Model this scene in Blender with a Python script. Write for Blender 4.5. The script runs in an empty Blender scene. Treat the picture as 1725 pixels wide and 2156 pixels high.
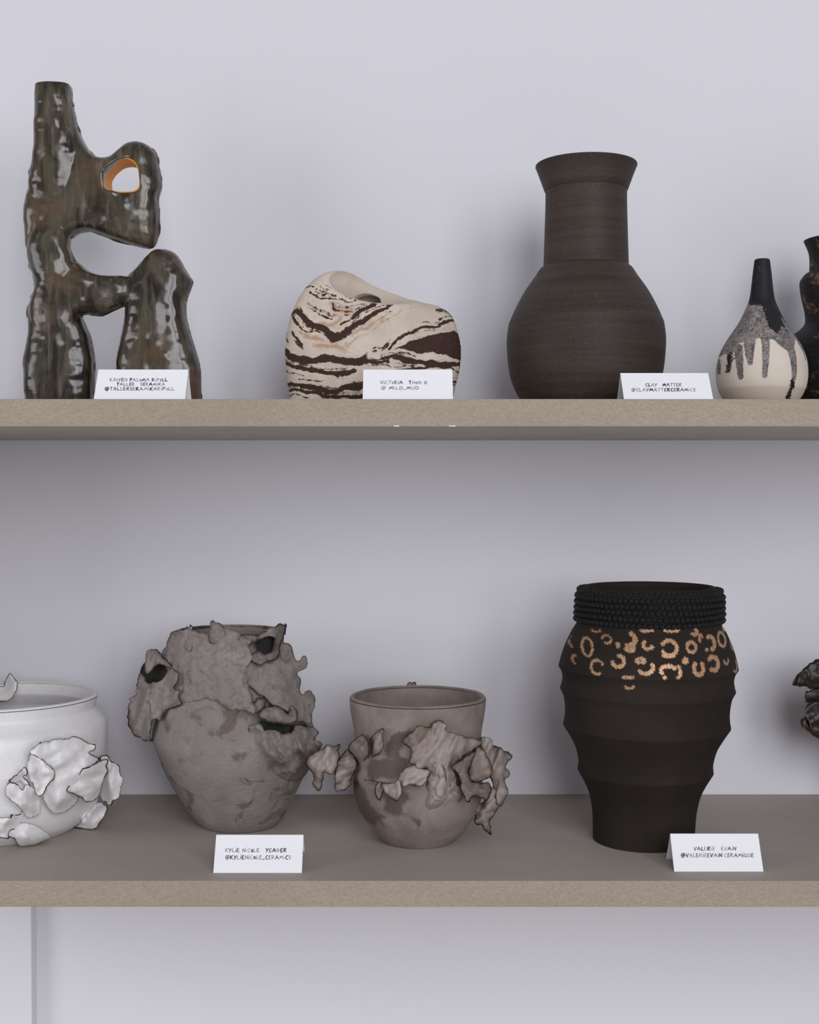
import bpy, bmesh, math, random
import numpy as np
from mathutils import Vector, Matrix
from mathutils.geometry import delaunay_2d_cdt

random.seed(7)
RNG = np.random.default_rng(7)
SC = bpy.context.scene
COL = SC.collection

# ------------------------------------------------------------------ camera
F, CX, CY = 2700.0, 862.5, 1078.0          # focal length and centre in photo pixels
CAMZ = 1.30
PITCH = math.atan(49.0 / F)
cam_d = bpy.data.cameras.new('camera')
cam_d.sensor_fit = 'HORIZONTAL'
cam_d.sensor_width = 36.0
cam_d.lens = 36.0 * F / 1725.0
cam_d.clip_start = 0.05
cam = bpy.data.objects.new('camera', cam_d)
cam.location = (0, 0, CAMZ)
cam.rotation_euler = (math.pi / 2 - PITCH, 0, 0)
COL.objects.link(cam)
SC.camera = cam

# ------------------------------------------------------------------ light
W = bpy.data.worlds.new('room_light')
SC.world = W
W.use_nodes = True
bg = W.node_tree.nodes['Background']
bg.inputs[0].default_value = (0.93, 0.94, 1.0, 1)
bg.inputs[1].default_value = 0.27

def area(name, loc, target, sx, sy, power, col=(1, 1, 1)):
    l = bpy.data.lights.new(name, 'AREA')
    l.shape = 'RECTANGLE'; l.size = sx; l.size_y = sy
    l.energy = power; l.color = col
    o = bpy.data.objects.new(name, l)
    o.location = loc
    o.rotation_euler = (Vector(target) - Vector(loc)).to_track_quat('-Z', 'Y').to_euler()
    COL.objects.link(o)
    return o
for wx in (0.40, 1.50):                    # the room's two tall windows, in front and to the right
    area('window_light', (wx, -1.55, 2.02), (wx - 0.85, 1.6, 1.05), 0.8, 1.9, 31, (0.97, 0.97, 1.0))
area('side_fill_light', (-2.1, 0.0, 1.45), (-0.2, 1.6, 1.2), 1.0, 1.3, 16, (0.97, 0.97, 1.0))  # added fill lamp from the left, no source known there

SC.view_settings.view_transform = 'Standard'
SC.view_settings.look = 'None'
SC.view_settings.gamma = 1
SC.view_settings.use_curve_mapping = False
SC.view_settings.exposure = 0.0

# ------------------------------------------------------------------ maths helpers
cp, sp = math.cos(PITCH), math.sin(PITCH)
def at(px, py, Y):
    """world point seen at photo pixel (px, py) at distance Y from the camera plane"""
    px = np.asarray(px, float); py = np.asarray(py, float)
    xc = (px - CX) / F; zc = (CY - py) / F
    dy = cp + zc * sp; dz = -sp + zc * cp
    t = np.asarray(Y, float) / dy
    return np.stack([xc * t, dy * t, CAMZ + dz * t], -1)
def slope(py):
    zc = (CY - py) / F
    return (-sp + zc * cp) / (cp + zc * sp)

FRONT = 1.246
WALL = FRONT * 1.286
Z_UP = CAMZ + slope(840) * FRONT            # top of the upper shelf
Z_UPB = CAMZ + slope(898) * FRONT
Z_LO = CAMZ + slope(1855) * FRONT           # top of the lower shelf
Z_LOB = CAMZ + slope(1910) * FRONT
def y_on_low(py):                            # depth of a point lying on the lower shelf
    return (Z_LO - CAMZ) / slope(py)

def vnoise(p, seed=0):
    """smooth value noise in [-1,1] for an (N,3) array"""
    p = np.asarray(p, float)
    i = np.floor(p).astype(np.int64); f = p - i
    f = f * f * f * (f * (f * 6 - 15) + 10)
    def h(a, b, c):
        n = (a * 374761393 + b * 668265263 + c * 2147483647 + seed * 1274126177) & 0xffffffff
        n = ((n ^ (n >> 13)) * 1274126177) & 0xffffffff
        n = ((n ^ (n >> 16)) * 2246822519) & 0xffffffff
        return ((n ^ (n >> 15)) & 0xffff) / 32767.5 - 1
    r = 0
    for dx in (0, 1):
        wx = f[..., 0] if dx else 1 - f[..., 0]
        for dy in (0, 1):
            wy = f[..., 1] if dy else 1 - f[..., 1]
            for dz in (0, 1):
                wz = f[..., 2] if dz else 1 - f[..., 2]
                r = r + wx * wy * wz * h(i[..., 0] + dx, i[..., 1] + dy, i[..., 2] + dz)
    return r
def proj(V):
    """photo pixel of world points"""
    x, y_, z = V[:, 0], V[:, 1], V[:, 2] - CAMZ
    d = y_ * cp - z * sp; up = y_ * sp + z * cp
    return np.stack([CX + F * x / d, CY - F * up / d], -1)
def fbm(p, oct=3, seed=0):
    r = 0; a = 1.0
    for k in range(oct):
        r = r + a * vnoise(p * 2 ** k, seed + k); a *= 0.5
    return r

def catmull(pts, n=8, closed=False):
    """Catmull-Rom through rows of pts; a row whose last value is 1 is a corner (last col dropped)"""
    P = np.asarray(pts, float); N = len(P); out = []
    rng = range(N if closed else N - 1)
    for i in rng:
        p1, p2 = P[i], P[(i + 1) % N]
        p0 = P[(i - 1) % N] if (closed or i > 0) else 2 * p1 - p2
        p3 = P[(i + 2) % N] if (closed or i + 2 < N) else 2 * p2 - p1
        for k in range(n):
            t = k / n
            out.append(0.5 * (2 * p1 + (p2 - p0) * t + (2 * p0 - 5 * p1 + 4 * p2 - p3) * t * t + (3 * p1 - p0 - 3 * p2 + p3) * t ** 3))
    if not closed: out.append(P[-1])
    return np.array(out)
def profile(pts, n=6):
    """pts: (r, y) or (r, y, 1) for a corner; smooth between corners"""
    segs = [[]]
    for p in pts:
        segs[-1].append(p[:2])
        if len(p) > 2: segs.append([p[:2]])
    out = []
    for s in segs:
        if len(s) < 2: continue
        c = catmull(s, n)
        if out: c = c[1:]
        out.extend(c.tolist())
    return np.array(out)
def seg_dist(P, A, B):
    """distance of points P (N,2) to the polyline segments A->B (M,2); also returns nearest t and index"""
    best = np.full(len(P), 1e9); bi = np.zeros(len(P), int); bt = np.zeros(len(P))
    for k in range(len(A)):
        d = B[k] - A[k]; L = max(d @ d, 1e-9)
        t = np.clip(((P - A[k]) @ d) / L, 0, 1)
        q = A[k] + t[:, None] * d
        r = np.hypot(P[:, 0] - q[:, 0], P[:, 1] - q[:, 1])
        m = r < best
        best[m] = r[m]; bi[m] = k; bt[m] = t[m]
    return best, bi, bt
def inside(P, poly):
    x, y = P[:, 0], P[:, 1]; c = np.zeros(len(P), bool); n = len(poly)
    for i in range(n):
        x1, y1 = poly[i]; x2, y2 = poly[(i + 1) % n]
        if y1 == y2: continue
        m = ((y1 > y) != (y2 > y)) & (x < (x2 - x1) * (y - y1) / (y2 - y1) + x1)
        c ^= m
    return c
def poly_sd(P, poly):
    d, _, _ = seg_dist(P, poly, np.roll(poly, -1, 0))
    return np.where(inside(P, poly), -d, d)

# ------------------------------------------------------------------ object helpers
def mesh_obj(name, V, faces, mat, parent=None, loc=None, smooth=True, attrs=None, sharp=None):
    me = bpy.data.meshes.new(name)
    V = np.asarray(V, float)
    org = np.zeros(3)
    if parent is not None: org = np.array(parent.location)
    elif loc is not None: org = np.asarray(loc, float)
    V = V - org
    faces = np.asarray(faces) if not isinstance(faces, list) else faces
    me.from_pydata(V.tolist(), [], faces if isinstance(faces, list) else faces.tolist())
    if attrs:
        for k, a in attrs.items():
            at_ = me.attributes.new(k, 'FLOAT', 'POINT')
            at_.data.foreach_set('value', np.asarray(a, np.float32))
    me.polygons.foreach_set('use_smooth', [smooth] * len(me.polygons))
    me.materials.append(mat)
    me.update()
    if sharp: me.set_sharp_from_angle(angle=sharp)
    o = bpy.data.objects.new(name, me)
    if parent is not None: o.parent = parent
    elif loc is not None: o.location = org
    COL.objects.link(o)
    return o
def root(name, loc, label, cat, group=None):
    o = bpy.data.objects.new(name, None)
    o.empty_display_size = 0.03
    o.location = tuple(float(v) for v in loc)
    COL.objects.link(o)
    tag(o, label, cat, group)
    return o
def tag(o, label, cat, group=None):
    o['label'] = label; o['category'] = cat
    if group: o['group'] = group
def box(name, a, b, mat, parent=None, bevel=0.0, structure=False):
    bm = bmesh.new()
    bmesh.ops.create_cube(bm, size=1)
    a = Vector(a); b = Vector(b)
    for v in bm.verts:
        v.co = Vector([a[i] if v.co[i] < 0 else b[i] for i in range(3)])
    if bevel:
        bmesh.ops.bevel(bm, geom=bm.edges[:], offset=bevel, segments=2, affect='EDGES', profile=0.6)
    c = Vector(((a.x + b.x) / 2, (a.y + b.y) / 2, a.z))
    for v in bm.verts: v.co -= c
    me = bpy.data.meshes.new(name); bm.to_mesh(me); bm.free()
    me.materials.append(mat)
    o = bpy.data.objects.new(name, me)
    if parent is None: o.location = c
    else:
        o.parent = parent; o.location = c - parent.location
    COL.objects.link(o)
    if structure: o['kind'] = 'structure'
    return o

# ------------------------------------------------------------------ materials
def srgb(r, g, b):
    def f(c):
        c /= 255.0
        return c / 12.92 if c <= 0.04045 else ((c + 0.055) / 1.055) ** 2.4
    return (f(r), f(g), f(b), 1)
class M:
    """tiny node-tree builder"""
    def __init__(s, name):
        s.m = bpy.data.materials.new(name); s.m.use_nodes = True
        s.t = s.m.node_tree; s.b = s.t.nodes['Principled BSDF']
        s.tc = s.t.nodes.new('ShaderNodeTexCoord')
    def n(s, typ, **kw):
        nd = s.t.nodes.new('ShaderNode' + typ)
        for k, v in kw.items(): setattr(nd, k, v)
        return nd
    def put(s, sock, v):
        if hasattr(v, 'is_output') or isinstance(v, bpy.types.NodeSocket): s.t.links.new(v, sock)
        else: sock.default_value = v
    def coords(s, scale=(1, 1, 1), rot=(0, 0, 0)):
        mp = s.n('Mapping'); mp.inputs['Scale'].default_value = scale; mp.inputs['Rotation'].default_value = rot
        s.t.links.new(s.tc.outputs['Object'], mp.inputs[0]); return mp.outputs[0]
    def noise(s, scale, detail=3, rough=0.55, vec=None, dist=0.0):
        nd = s.n('TexNoise'); nd.inputs['Scale'].default_value = scale
        nd.inputs['Detail'].default_value = detail; nd.inputs['Roughness'].default_value = rough
        nd.inputs['Distortion'].default_value = dist
        s.t.links.new(vec if vec is not None else s.tc.outputs['Object'], nd.inputs['Vector'])
        return nd.outputs['Fac']
    def ramp(s, fac, lo, hi, a=0.0, b=1.0):
        mr = s.n('MapRange'); mr.interpolation_type = 'SMOOTHSTEP'
        s.put(mr.inputs['Value'], fac)
        s.put(mr.inputs['From Min'], lo); s.put(mr.inputs['From Max'], hi)
        s.put(mr.inputs['To Min'], a); s.put(mr.inputs['To Max'], b)
        return mr.outputs['Result']
    def mix(s, fac, a, b):
        mx = s.n('Mix', data_type='RGBA')
        s.put(mx.inputs['Factor'], fac); s.put(mx.inputs[6], a); s.put(mx.inputs[7], b)
        return mx.outputs[2]
    def math(s, op, a, b=0.0):
        nd = s.n('Math', operation=op); s.put(nd.inputs[0], a); s.put(nd.inputs[1], b); return nd.outputs[0]
    def attr(s, name):
        nd = s.n('Attribute'); nd.attribute_name = name; return nd.outputs['Fac']
    def voro(s, scale, vec=None):
        nd = s.n('TexVoronoi'); nd.inputs['Scale'].default_value = scale
        s.t.links.new(vec if vec is not None else s.tc.outputs['Object'], nd.inputs['Vector'])
        return nd.outputs['Distance'], nd.outputs['Color']
    def bump(s, h, strength=0.3, dist=0.001, prev=None):
        bp = s.n('Bump'); bp.inputs['Strength'].default_value = strength; bp.inputs['Distance'].default_value = dist
        s.t.links.new(h, bp.inputs['Height'])
        if prev is not None: s.t.links.new(prev, bp.inputs['Normal'])
        return bp.outputs[0]
    def done(s, color, rough=0.6, normal=None, spec=0.5, metal=0.0, coat=0.0, coat_rough=0.1):
        s.put(s.b.inputs['Base Color'], color); s.put(s.b.inputs['Roughness'], rough)
        s.put(s.b.inputs['Specular IOR Level'], spec); s.put(s.b.inputs['Metallic'], metal)
        s.b.inputs['Coat Weight'].default_value = coat; s.b.inputs['Coat Roughness'].default_value = coat_rough
        if normal is not None: s.t.links.new(normal, s.b.inputs['Normal'])
        return s.m

def make_wall():
    m = M('painted_plaster')
    c = m.mix(m.noise(3.0, 4), (0.70, 0.695, 0.75, 1), (0.73, 0.725, 0.775, 1))
    n1 = m.bump(m.noise(260, 4, 0.6), 0.12, 0.0008)
    n2 = m.bump(m.noise(35, 3), 0.10, 0.003, n1)
    return m.done(c, 0.85, n2, 0.25)
def make_board(name, a, b):
    m = M(name)
    fine = m.noise(900, 2, 0.7, m.coords((0.35, 1, 1)))
    wide = m.noise(14, 4, 0.6, m.coords((0.5, 1.5, 2)))
    c = m.mix(m.ramp(fine, 0.25, 0.75), a, b)
    c = m.mix(m.ramp(wide, 0.3, 0.75, 0, 0.35), c, tuple(v * 0.86 for v in a[:3]) + (1,))
    return m.done(c, 0.62, m.bump(fine, 0.15, 0.0006), 0.3)
def make_paper():
    m = M('white_card')
    return m.done(m.mix(m.noise(300, 2), (0.86, 0.86, 0.90, 1), (0.90, 0.90, 0.94, 1)), 0.8, None, 0.2)
def make_plain(name, c, rough=0.7, spec=0.3):
    m = M(name)
    return m.done(m.mix(m.noise(500, 2), c, tuple(v * 0.8 for v in c[:3]) + (1,)), rough, None, spec)
def make_clay(name, a, b, edge_c=None, edge_w=1.6, toast=None, toast_w=9, rough=0.8, bscale=420, bstr=0.35, bdist=0.0012, big=18, spec=0.25, dark=None, coat=0, stain=None, edge_lo=0.12, root_c=None):
    """matt clay: two tones, grain, burnt rims read from the rim distance attribute"""
    m = M(name)
    v = m.noise(big, 5, 0.62, dist=0.6)
    c = m.mix(m.ramp(v, 0.3, 0.72), a, b)
    g = m.noise(bscale * 1.6, 2, 0.7)
    c = m.mix(m.ramp(g, 0.3, 0.7, 0, 0.35), c, tuple(x * 0.72 for x in a[:3]) + (1,))
    if dark:
        c = m.mix(m.ramp(m.noise(big * 1.7, 4, 0.6, dist=1.0), 0.55, 0.68, 0, 0.8), c, dark)
    if root_c: c = m.mix(m.attr('root'), c, root_c)
    if stain:
        sd = m.math('ADD', m.attr('stain'), m.math('MULTIPLY', m.math('SUBTRACT', m.noise(90, 4, 0.6), 0.5), 24.0))
        c = m.mix(m.ramp(sd, -6.0, 4.0, 0.8, 0), c, stain)
    if edge_c:
        d = m.attr('rim_distance')
        w = m.math('MULTIPLY', m.noise(120, 3), m.ramp(m.noise(26, 2), 0.36, 0.62, edge_lo, 1.5))
        if toast:
            c = m.mix(m.ramp(d, 0.0, m.math('MULTIPLY', w, toast_w * 2), 0.75, 0), c, toast)
        c = m.mix(m.ramp(d, m.math('MULTIPLY', w, edge_w), m.math('MULTIPLY', w, edge_w * 2.6), 1, 0), c, edge_c)
    n1 = m.bump(m.noise(bscale, 4, 0.65), bstr, bdist)
    n2 = m.bump(m.noise(big * 4, 4, 0.6), bstr * 0.5, bdist * 1.8, n1)
    return m.done(c, rough, n2, spec, 0, coat, 0.15)
def make_speckled():
    m = M('speckled_brown_stoneware')
    band = m.noise(9, 4, 0.6, m.coords((0.6, 0.6, 14)))
    c = m.mix(m.ramp(band, 0.3, 0.7), (0.034, 0.024, 0.020, 1), (0.050, 0.037, 0.031, 1))
    g = m.noise(1500, 2, 0.6)
    c = m.mix(m.ramp(g, 0.55, 0.72, 0, 0.5), c, (0.12, 0.09, 0.07, 1))
    d, col = m.voro(560)
    sep = m.n('SeparateColor'); m.t.links.new(col, sep.inputs[0])
    sp_ = m.math('MULTIPLY', m.ramp(d, 0.10, 0.2, 1, 0), m.ramp(sep.outputs[0], 0.62, 0.66))
    c = m.mix(sp_, c, (0.22, 0.18, 0.145, 1))
    ring = m.noise(60, 2, 0.5, m.coords((0.02, 0.02, 9)))
    n = m.bump(ring, 0.12, 0.0012, m.bump(g, 0.2, 0.0006))
    return m.done(c, 0.58, n, 0.22)
def make_glaze():
    m = M('glossy_olive_brown_glaze')
    st = m.noise(26, 5, 0.6, m.coords((1.6, 1.6, 0.45)), 1.2)
    c = m.mix(m.ramp(st, 0.36, 0.68), (0.016, 0.011, 0.007, 1), (0.085, 0.072, 0.048, 1))
    red = m.noise(14, 4, 0.6, None, 0.5)
    c = m.mix(m.ramp(red, 0.5, 0.68, 0, 0.75), c, (0.10, 0.058, 0.033, 1))
    run = m.noise(70, 4, 0.6, m.coords((1.8, 1.8, 0.22)))
    c = m.mix(m.ramp(run, 0.5, 0.72, 0, 0.6), c, (0.15, 0.13, 0.095, 1))
    n = m.bump(m.noise(40, 2, 0.4, m.coords((0.8, 0.8, 1.7))), 0.3, 0.005)
    return m.done(c, m.ramp(run, 0.3, 0.7, 0.15, 0.3), n, 0.5, 0, 0.15, 0.08)
def make_marble():
    m = M('marbled_clay')
    n = m.noise(160, 4, 0.65); n2 = m.noise(700, 3, 0.6)
    sd = m.math('ADD', m.attr('dark_band'), m.math('MULTIPLY', m.math('SUBTRACT', n, 0.5), 9.0))
    sd = m.math('ADD', sd, m.math('MULTIPLY', m.math('SUBTRACT', n2, 0.5), 3.0))
    ot = m.math('ADD', m.attr('tan_band'), m.math('ADD', m.math('MULTIPLY', m.math('SUBTRACT', n, 0.5), 16.0), m.math('MULTIPLY', m.math('SUBTRACT', n2, 0.5), 8.0)))
    base = m.mix(m.ramp(m.noise(30, 4), 0.3, 0.7), (0.56, 0.47, 0.395, 1), (0.66, 0.57, 0.49, 1))
    base = m.mix(m.ramp(n2, 0.5, 0.75, 0, 0.35), base, (0.36, 0.27, 0.21, 1))
    base = m.mix(m.ramp(ot, -3.0, 3.0, 0.7, 0), base, (0.40, 0.20, 0.09, 1))
    # hair-thin streaks running alongside the bands
    ph = m.math('MULTIPLY', m.math('ADD', m.attr('dark_band'), m.math('MULTIPLY', m.noise(70, 3, 0.6), 26.0)), 0.42)
    ln = m.ramp(m.math('ABSOLUTE', m.math('SINE', ph)), 0.0, 0.16, 1, 0)
    ln = m.math('MULTIPLY', ln, m.ramp(m.noise(45, 3, 0.6), 0.46, 0.58))
    ln = m.math('MULTIPLY', ln, m.ramp(m.attr('dark_band'), 20.0, 34.0, 0.8, 0))
    base = m.mix(ln, base, (0.12, 0.07, 0.05, 1))
    dk = m.mix(m.ramp(n2, 0.58, 0.68, 0, 0.6), (0.050, 0.027, 0.022, 1), (0.16, 0.10, 0.08, 1))
    c = m.mix(m.ramp(sd, -0.8, 0.8, 1, 0), base, dk)
    return m.done(c, 0.88, m.bump(m.noise(520, 4, 0.7), 0.5, 0.0013), 0.15)
def make_drip():
    m = M('drip_glaze_over_cream_clay')
    n = m.noise(230, 4, 0.7); n2 = m.math('ADD', m.math('MULTIPLY', m.noise(900, 3, 0.75), 0.75), m.math('MULTIPLY', m.noise(110, 3, 0.6), 0.25))
    sd = m.math('ADD', m.attr('drip'), m.math('MULTIPLY', m.math('SUBTRACT', n, 0.5), 5.0))
    bk = m.math('ADD', m.attr('black'), m.math('MULTIPLY', m.math('SUBTRACT', n, 0.5), 26.0))
    base = m.mix(m.ramp(m.noise(30, 3), 0.3, 0.7), (0.60, 0.53, 0.45, 1), (0.66, 0.59, 0.51, 1))
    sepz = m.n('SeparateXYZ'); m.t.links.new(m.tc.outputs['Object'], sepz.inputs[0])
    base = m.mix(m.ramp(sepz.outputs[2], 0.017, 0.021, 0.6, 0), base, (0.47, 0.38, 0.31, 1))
    gry = m.mix(m.ramp(n2, 0.41, 0.60), (0.035, 0.033, 0.036, 1), (0.36, 0.32, 0.30, 1))
    c = m.mix(m.ramp(sd, -1.0, 0.6, 1, 0), base, gry)
    blk = m.mix(m.ramp(n2, 0.59, 0.66, 0, 0.5), (0.008, 0.008, 0.010, 1), (0.20, 0.19, 0.19, 1))
    c = m.mix(m.ramp(bk, -1.5, 1.5, 1, 0), c, blk)
    return m.done(c, 0.6, m.bump(n2, 0.3, 0.001), 0.3)
def make_bronze_black():
    m = M('black_clay_with_bronze_patches')
    p = m.noise(26, 5, 0.68, None, 0.8)
    f = m.noise(300, 3, 0.7)
    k = m.math('ADD', p, m.math('MULTIPLY', m.math('SUBTRACT', f, 0.5), 0.25))
    c = m.mix(m.ramp(k, 0.55, 0.66), (0.007, 0.006, 0.006, 1), (0.19, 0.11, 0.06, 1))
    return m.done(c, 0.6, m.bump(f, 0.3, 0.001), 0.25)
def make_gilded():
    m = M('dark_brown_clay_with_gold_marks')
    g = m.noise(900, 3, 0.7); k = m.noise(560, 4, 0.8)
    c = m.mix(m.ramp(m.noise(12, 3), 0.3, 0.7), (0.019, 0.0145, 0.012, 1), (0.027, 0.021, 0.018, 1))
    c = m.mix(m.ramp(g, 0.6, 0.75, 0, 0.35), c, (0.09, 0.07, 0.06, 1))
    sd = m.math('ADD', m.attr('gold'), m.math('MULTIPLY', m.math('SUBTRACT', k, 0.5), 15.0))
    mask = m.ramp(sd, -0.9, 0.9, 1, 0)
    c = m.mix(mask, c, m.mix(m.ramp(g, 0.3, 0.7), (0.22, 0.11, 0.05, 1), (0.72, 0.46, 0.29, 1)))
    return m.done(c, m.ramp(mask, 0, 1, 0.75, 0.45), m.bump(g, 0.25, 0.0008), 0.12, m.math('MULTIPLY', mask, 0.35))

WALLM = make_wall()
BOARD = make_board('sawn_fibreboard_edge', (0.28, 0.232, 0.182, 1), (0.38, 0.318, 0.255, 1))
FACE = make_board('fibreboard_face', (0.385, 0.34, 0.305, 1), (0.475, 0.42, 0.38, 1))
PAPER = make_paper()
INK = make_plain('black_ink', (0.02, 0.012, 0.03, 1), 0.6)
CHIP = make_plain('white_chipped_paint', (0.9, 0.9, 0.9, 1))
SPECK = make_speckled()
GLAZE = make_glaze()
OCHRE = make_clay('ochre_lining', (0.70, 0.31, 0.045, 1), (0.82, 0.40, 0.07, 1), bscale=200, big=30, rough=0.6)
MARBLE = make_marble()
DRIP = make_drip()
BRONZE = make_bronze_black()
GILD = make_gilded()
RIMBROWN = make_clay('dark_brown_clay', (0.030, 0.022, 0.020, 1), (0.042, 0.031, 0.028, 1), rough=0.65)
BEAD = make_clay('black_lava_bead', (0.006, 0.006, 0.007, 1), (0.012, 0.012, 0.013, 1), bscale=1500, bstr=0.6, rough=0.55, spec=0.35)
WHITE = make_clay('white_satin_glaze', (0.80, 0.79, 0.80, 1), (0.85, 0.84, 0.85, 1), edge_c=(0.02, 0.013, 0.012, 1), edge_w=1.25, edge_lo=0.6, toast=(0.52, 0.43, 0.37, 1), toast_w=3, rough=0.42, bstr=0.12, spec=0.4)
AMPH = make_clay('smoky_grey_clay', (0.225, 0.197, 0.188, 1), (0.30, 0.266, 0.254, 1), edge_c=(0.05, 0.04, 0.037, 1), edge_w=2.2, toast=(0.12, 0.095, 0.082, 1), toast_w=12, rough=0.85, bscale=330, bstr=0.6, bdist=0.0016, dark=(0.115, 0.088, 0.07, 1))
BOWLBODY = make_clay('stained_grey_brown_clay', (0.20, 0.158, 0.135, 1), (0.31, 0.26, 0.235, 1), edge_c=(0.03, 0.021, 0.018, 1), edge_w=2.2, rough=0.6, bscale=420, bstr=0.3, stain=(0.075, 0.052, 0.040, 1))
BOWL = make_clay('grey_brown_clay', root_c=(0.25, 0.205, 0.18, 1), a=(0.29, 0.24, 0.215, 1), b=(0.43, 0.37, 0.34, 1), edge_c=(0.035, 0.024, 0.02, 1), edge_w=1.7, toast=(0.13, 0.09, 0.07, 1), toast_w=15, rough=0.6, bscale=420, bstr=0.3, dark=(0.17, 0.125, 0.10, 1))
SHADE_GLAZE = make_clay('black_glaze_painted_shade', (0.02, 0.02, 0.02, 1), (0.035, 0.033, 0.032, 1), rough=0.9)  # near-black: deep shade painted into fold hollows, dark glaze inside the left lobe
METAL = make_clay('lustrous_dark_brown_glaze', (0.012, 0.007, 0.006, 1), (0.032, 0.023, 0.020, 1), edge_c=(0.16, 0.09, 0.06, 1), edge_w=1.5, rough=0.4, bstr=0.15, spec=0.35, coat=0.08)

# ------------------------------------------------------------------ the setting
XL, XR = -0.66, 2.6
box('wall_back', (-2.8, WALL, 0), (XR, WALL + 0.1, 2.9), WALLM, structure=True)
box('floor', (-2.8, -2.4, -0.06), (XR, WALL + 0.1, 0), make_board('pale_floorboards', (0.76, 0.73, 0.68, 1), (0.82, 0.79, 0.74, 1)), structure=True)
xp = float(at(66, 2000, WALL - 0.022)[0])
box('trim_1', (XL, WALL - 0.022, 0), (xp, WALL, Z_LOB), WALLM, structure=True, bevel=0.001)

for nm, z0, z1, lab in (('shelf', Z_UPB, Z_UP, 'upper fibreboard shelf, underside showing, small white chips on its lower front edge'),
                        ('shelf', Z_LOB, Z_LO, 'lower fibreboard shelf with its top showing under ruffled pots')):
    s = root(nm, (0.4, WALL, z0), lab, 'shelf', 'fibreboard shelves')
    b = box('board', (XL, FRONT, z0), (XR - 0.2, WALL, z1), BOARD, s, bevel=0.0012)
    b.data.materials.append(FACE)
    for p in b.data.polygons:
        if abs(p.normal.z) > 0.9: p.material_index = 1
    if z0 == Z_LOB:
        box('shading_upright', (XL, FRONT + 0.004, z1), (XL + 0.026, WALL, Z_UPB), BOARD, bevel=0.001, structure=True)  # unseen upright, added to shade the left of the middle bay
    if z0 == Z_UPB:
        for px, w in ((833, 5), (838, 4), (948, 3), (953, 3), (957, 4)):
            p = at(px, 898.5, FRONT)
            bm = bmesh.new(); bmesh.ops.create_icosphere(bm, subdivisions=1, radius=1)
            for v in bm.verts: v.co = Vector((v.co.x * w * 0.00046, v.co.y * 0.0008, v.co.z * 0.0008))
            me = bpy.data.meshes.new('paint_chip'); bm.to_mesh(me); bm.free(); me.materials.append(CHIP)
            o = bpy.data.objects.new('paint_chip', me); o.parent = s
            o.location = Vector(p.tolist()) + Vector((0, -0.0002, 0.0008)) - s.location
            o['label'] = 'white chip of paint'
            COL.objects.link(o)

# ------------------------------------------------------------------ turned pots
class Pot:
    """turned vessel: outer profile (half-width, y) in photo pixels, top to bottom, at distance Yc"""
    def __init__(s, cpx, Yc, outer, base_z, lean=0.0):
        s.c, s.Y, s.k = cpx, Yc, Yc / F
        s.out = profile(outer)
        s.base = np.array([*at(cpx, 1000, Yc)[:2], base_z]); s.lean = lean
        o = np.argsort(s.out[:, 1])
        s.ys, s.rs = s.out[o, 1], s.out[o, 0]
        s.ybase = float(s.out[:, 1].max())
    def zpx(s, y): return at(s.c, y, s.Y)[..., 2]
    def surf(s, px, py, soft=0.05):
        """depth in px from the axis plane to the soft front surface seen at (px, py)"""
        py = np.asarray(py, float); yr = py; d = 0
        for _ in range(4):
            R = np.interp(yr, s.ys, s.rs); lean = s.lean * (s.ybase - yr)
            t = (np.asarray(px) - s.c - lean) / np.maximum(R, 1)
            q = 1 - t * t
            d = R * np.sqrt((q + np.sqrt(q * q + soft)) / 2)
            yr = 1029 + (py - 1029) * (1 - d / F)
        return d
def lathe(pot, prof_px, nseg):
    """returns verts, faces, angle (0 = facing the viewer), y pixel for an open-ended or pole-closed profile"""
    r = np.maximum(prof_px[:, 0], 0.02) * pot.k; z = pot.zpx(prof_px[:, 1])
    n = len(r)
    a = np.linspace(0, 2 * np.pi, nseg, endpoint=False)
    A, R = np.meshgrid(a, r); _, Z = np.meshgrid(a, z)
    lx = pot.lean * (Z - pot.base[2])
    V = np.stack([pot.base[0] + R * np.sin(A) + lx, pot.base[1] - R * np.cos(A), Z], -1).reshape(-1, 3)
    i = np.arange(n - 1)[:, None]; j = np.arange(nseg)[None, :]; j2 = (j + 1) % nseg
    Fc = np.stack([i * nseg + j, (i + 1) * nseg + j, (i + 1) * nseg + j2, i * nseg + j2], -1).reshape(-1, 4)
    Y = np.repeat(prof_px[:, 1], nseg)
    return V, Fc, np.tile(a, n), Y
def shell(pot, wall_px, lip_round=True, depth=None, upto=None):
    """outer profile plus an inner skin wall_px thinner and a closed foot (rows bottom -> top -> inside)"""
    o = pot.out[::-1]                      # bottom to top
    rows = [(0, o[0, 1]), (o[0, 0] * 0.93, o[0, 1])] + o.tolist()
    rt, yt = o[-1]
    if lip_round:
        for t in (0.25, 0.5, 0.75): rows.append((rt - wall_px * t, yt - wall_px * 0.42 * math.sin(math.pi * t)))
    inner = [(max(r - wall_px, 1), y) for r, y in o[::-1] if y < (upto or 1e9)]
    inner = [(r, y + (1 if i == 0 else 0)) for i, (r, y) in enumerate(inner)]
    rows += inner
    ye = min(inner[-1][1], o[0, 1] - wall_px)
    rows += [(inner[-1][0] * 0.5, ye), (0, ye)]
    return np.array(rows)
def refine(p, step):
    """subdivide a profile so no step is longer than step px"""
    out = [p[0]]
    for a, b in zip(p[:-1], p[1:]):
        n = max(1, int(math.ceil(np.hypot(*(b - a)) / step)))
        for k in range(1, n + 1): out.append(a + (b - a) * k / n)
    return np.array(out)

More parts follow.
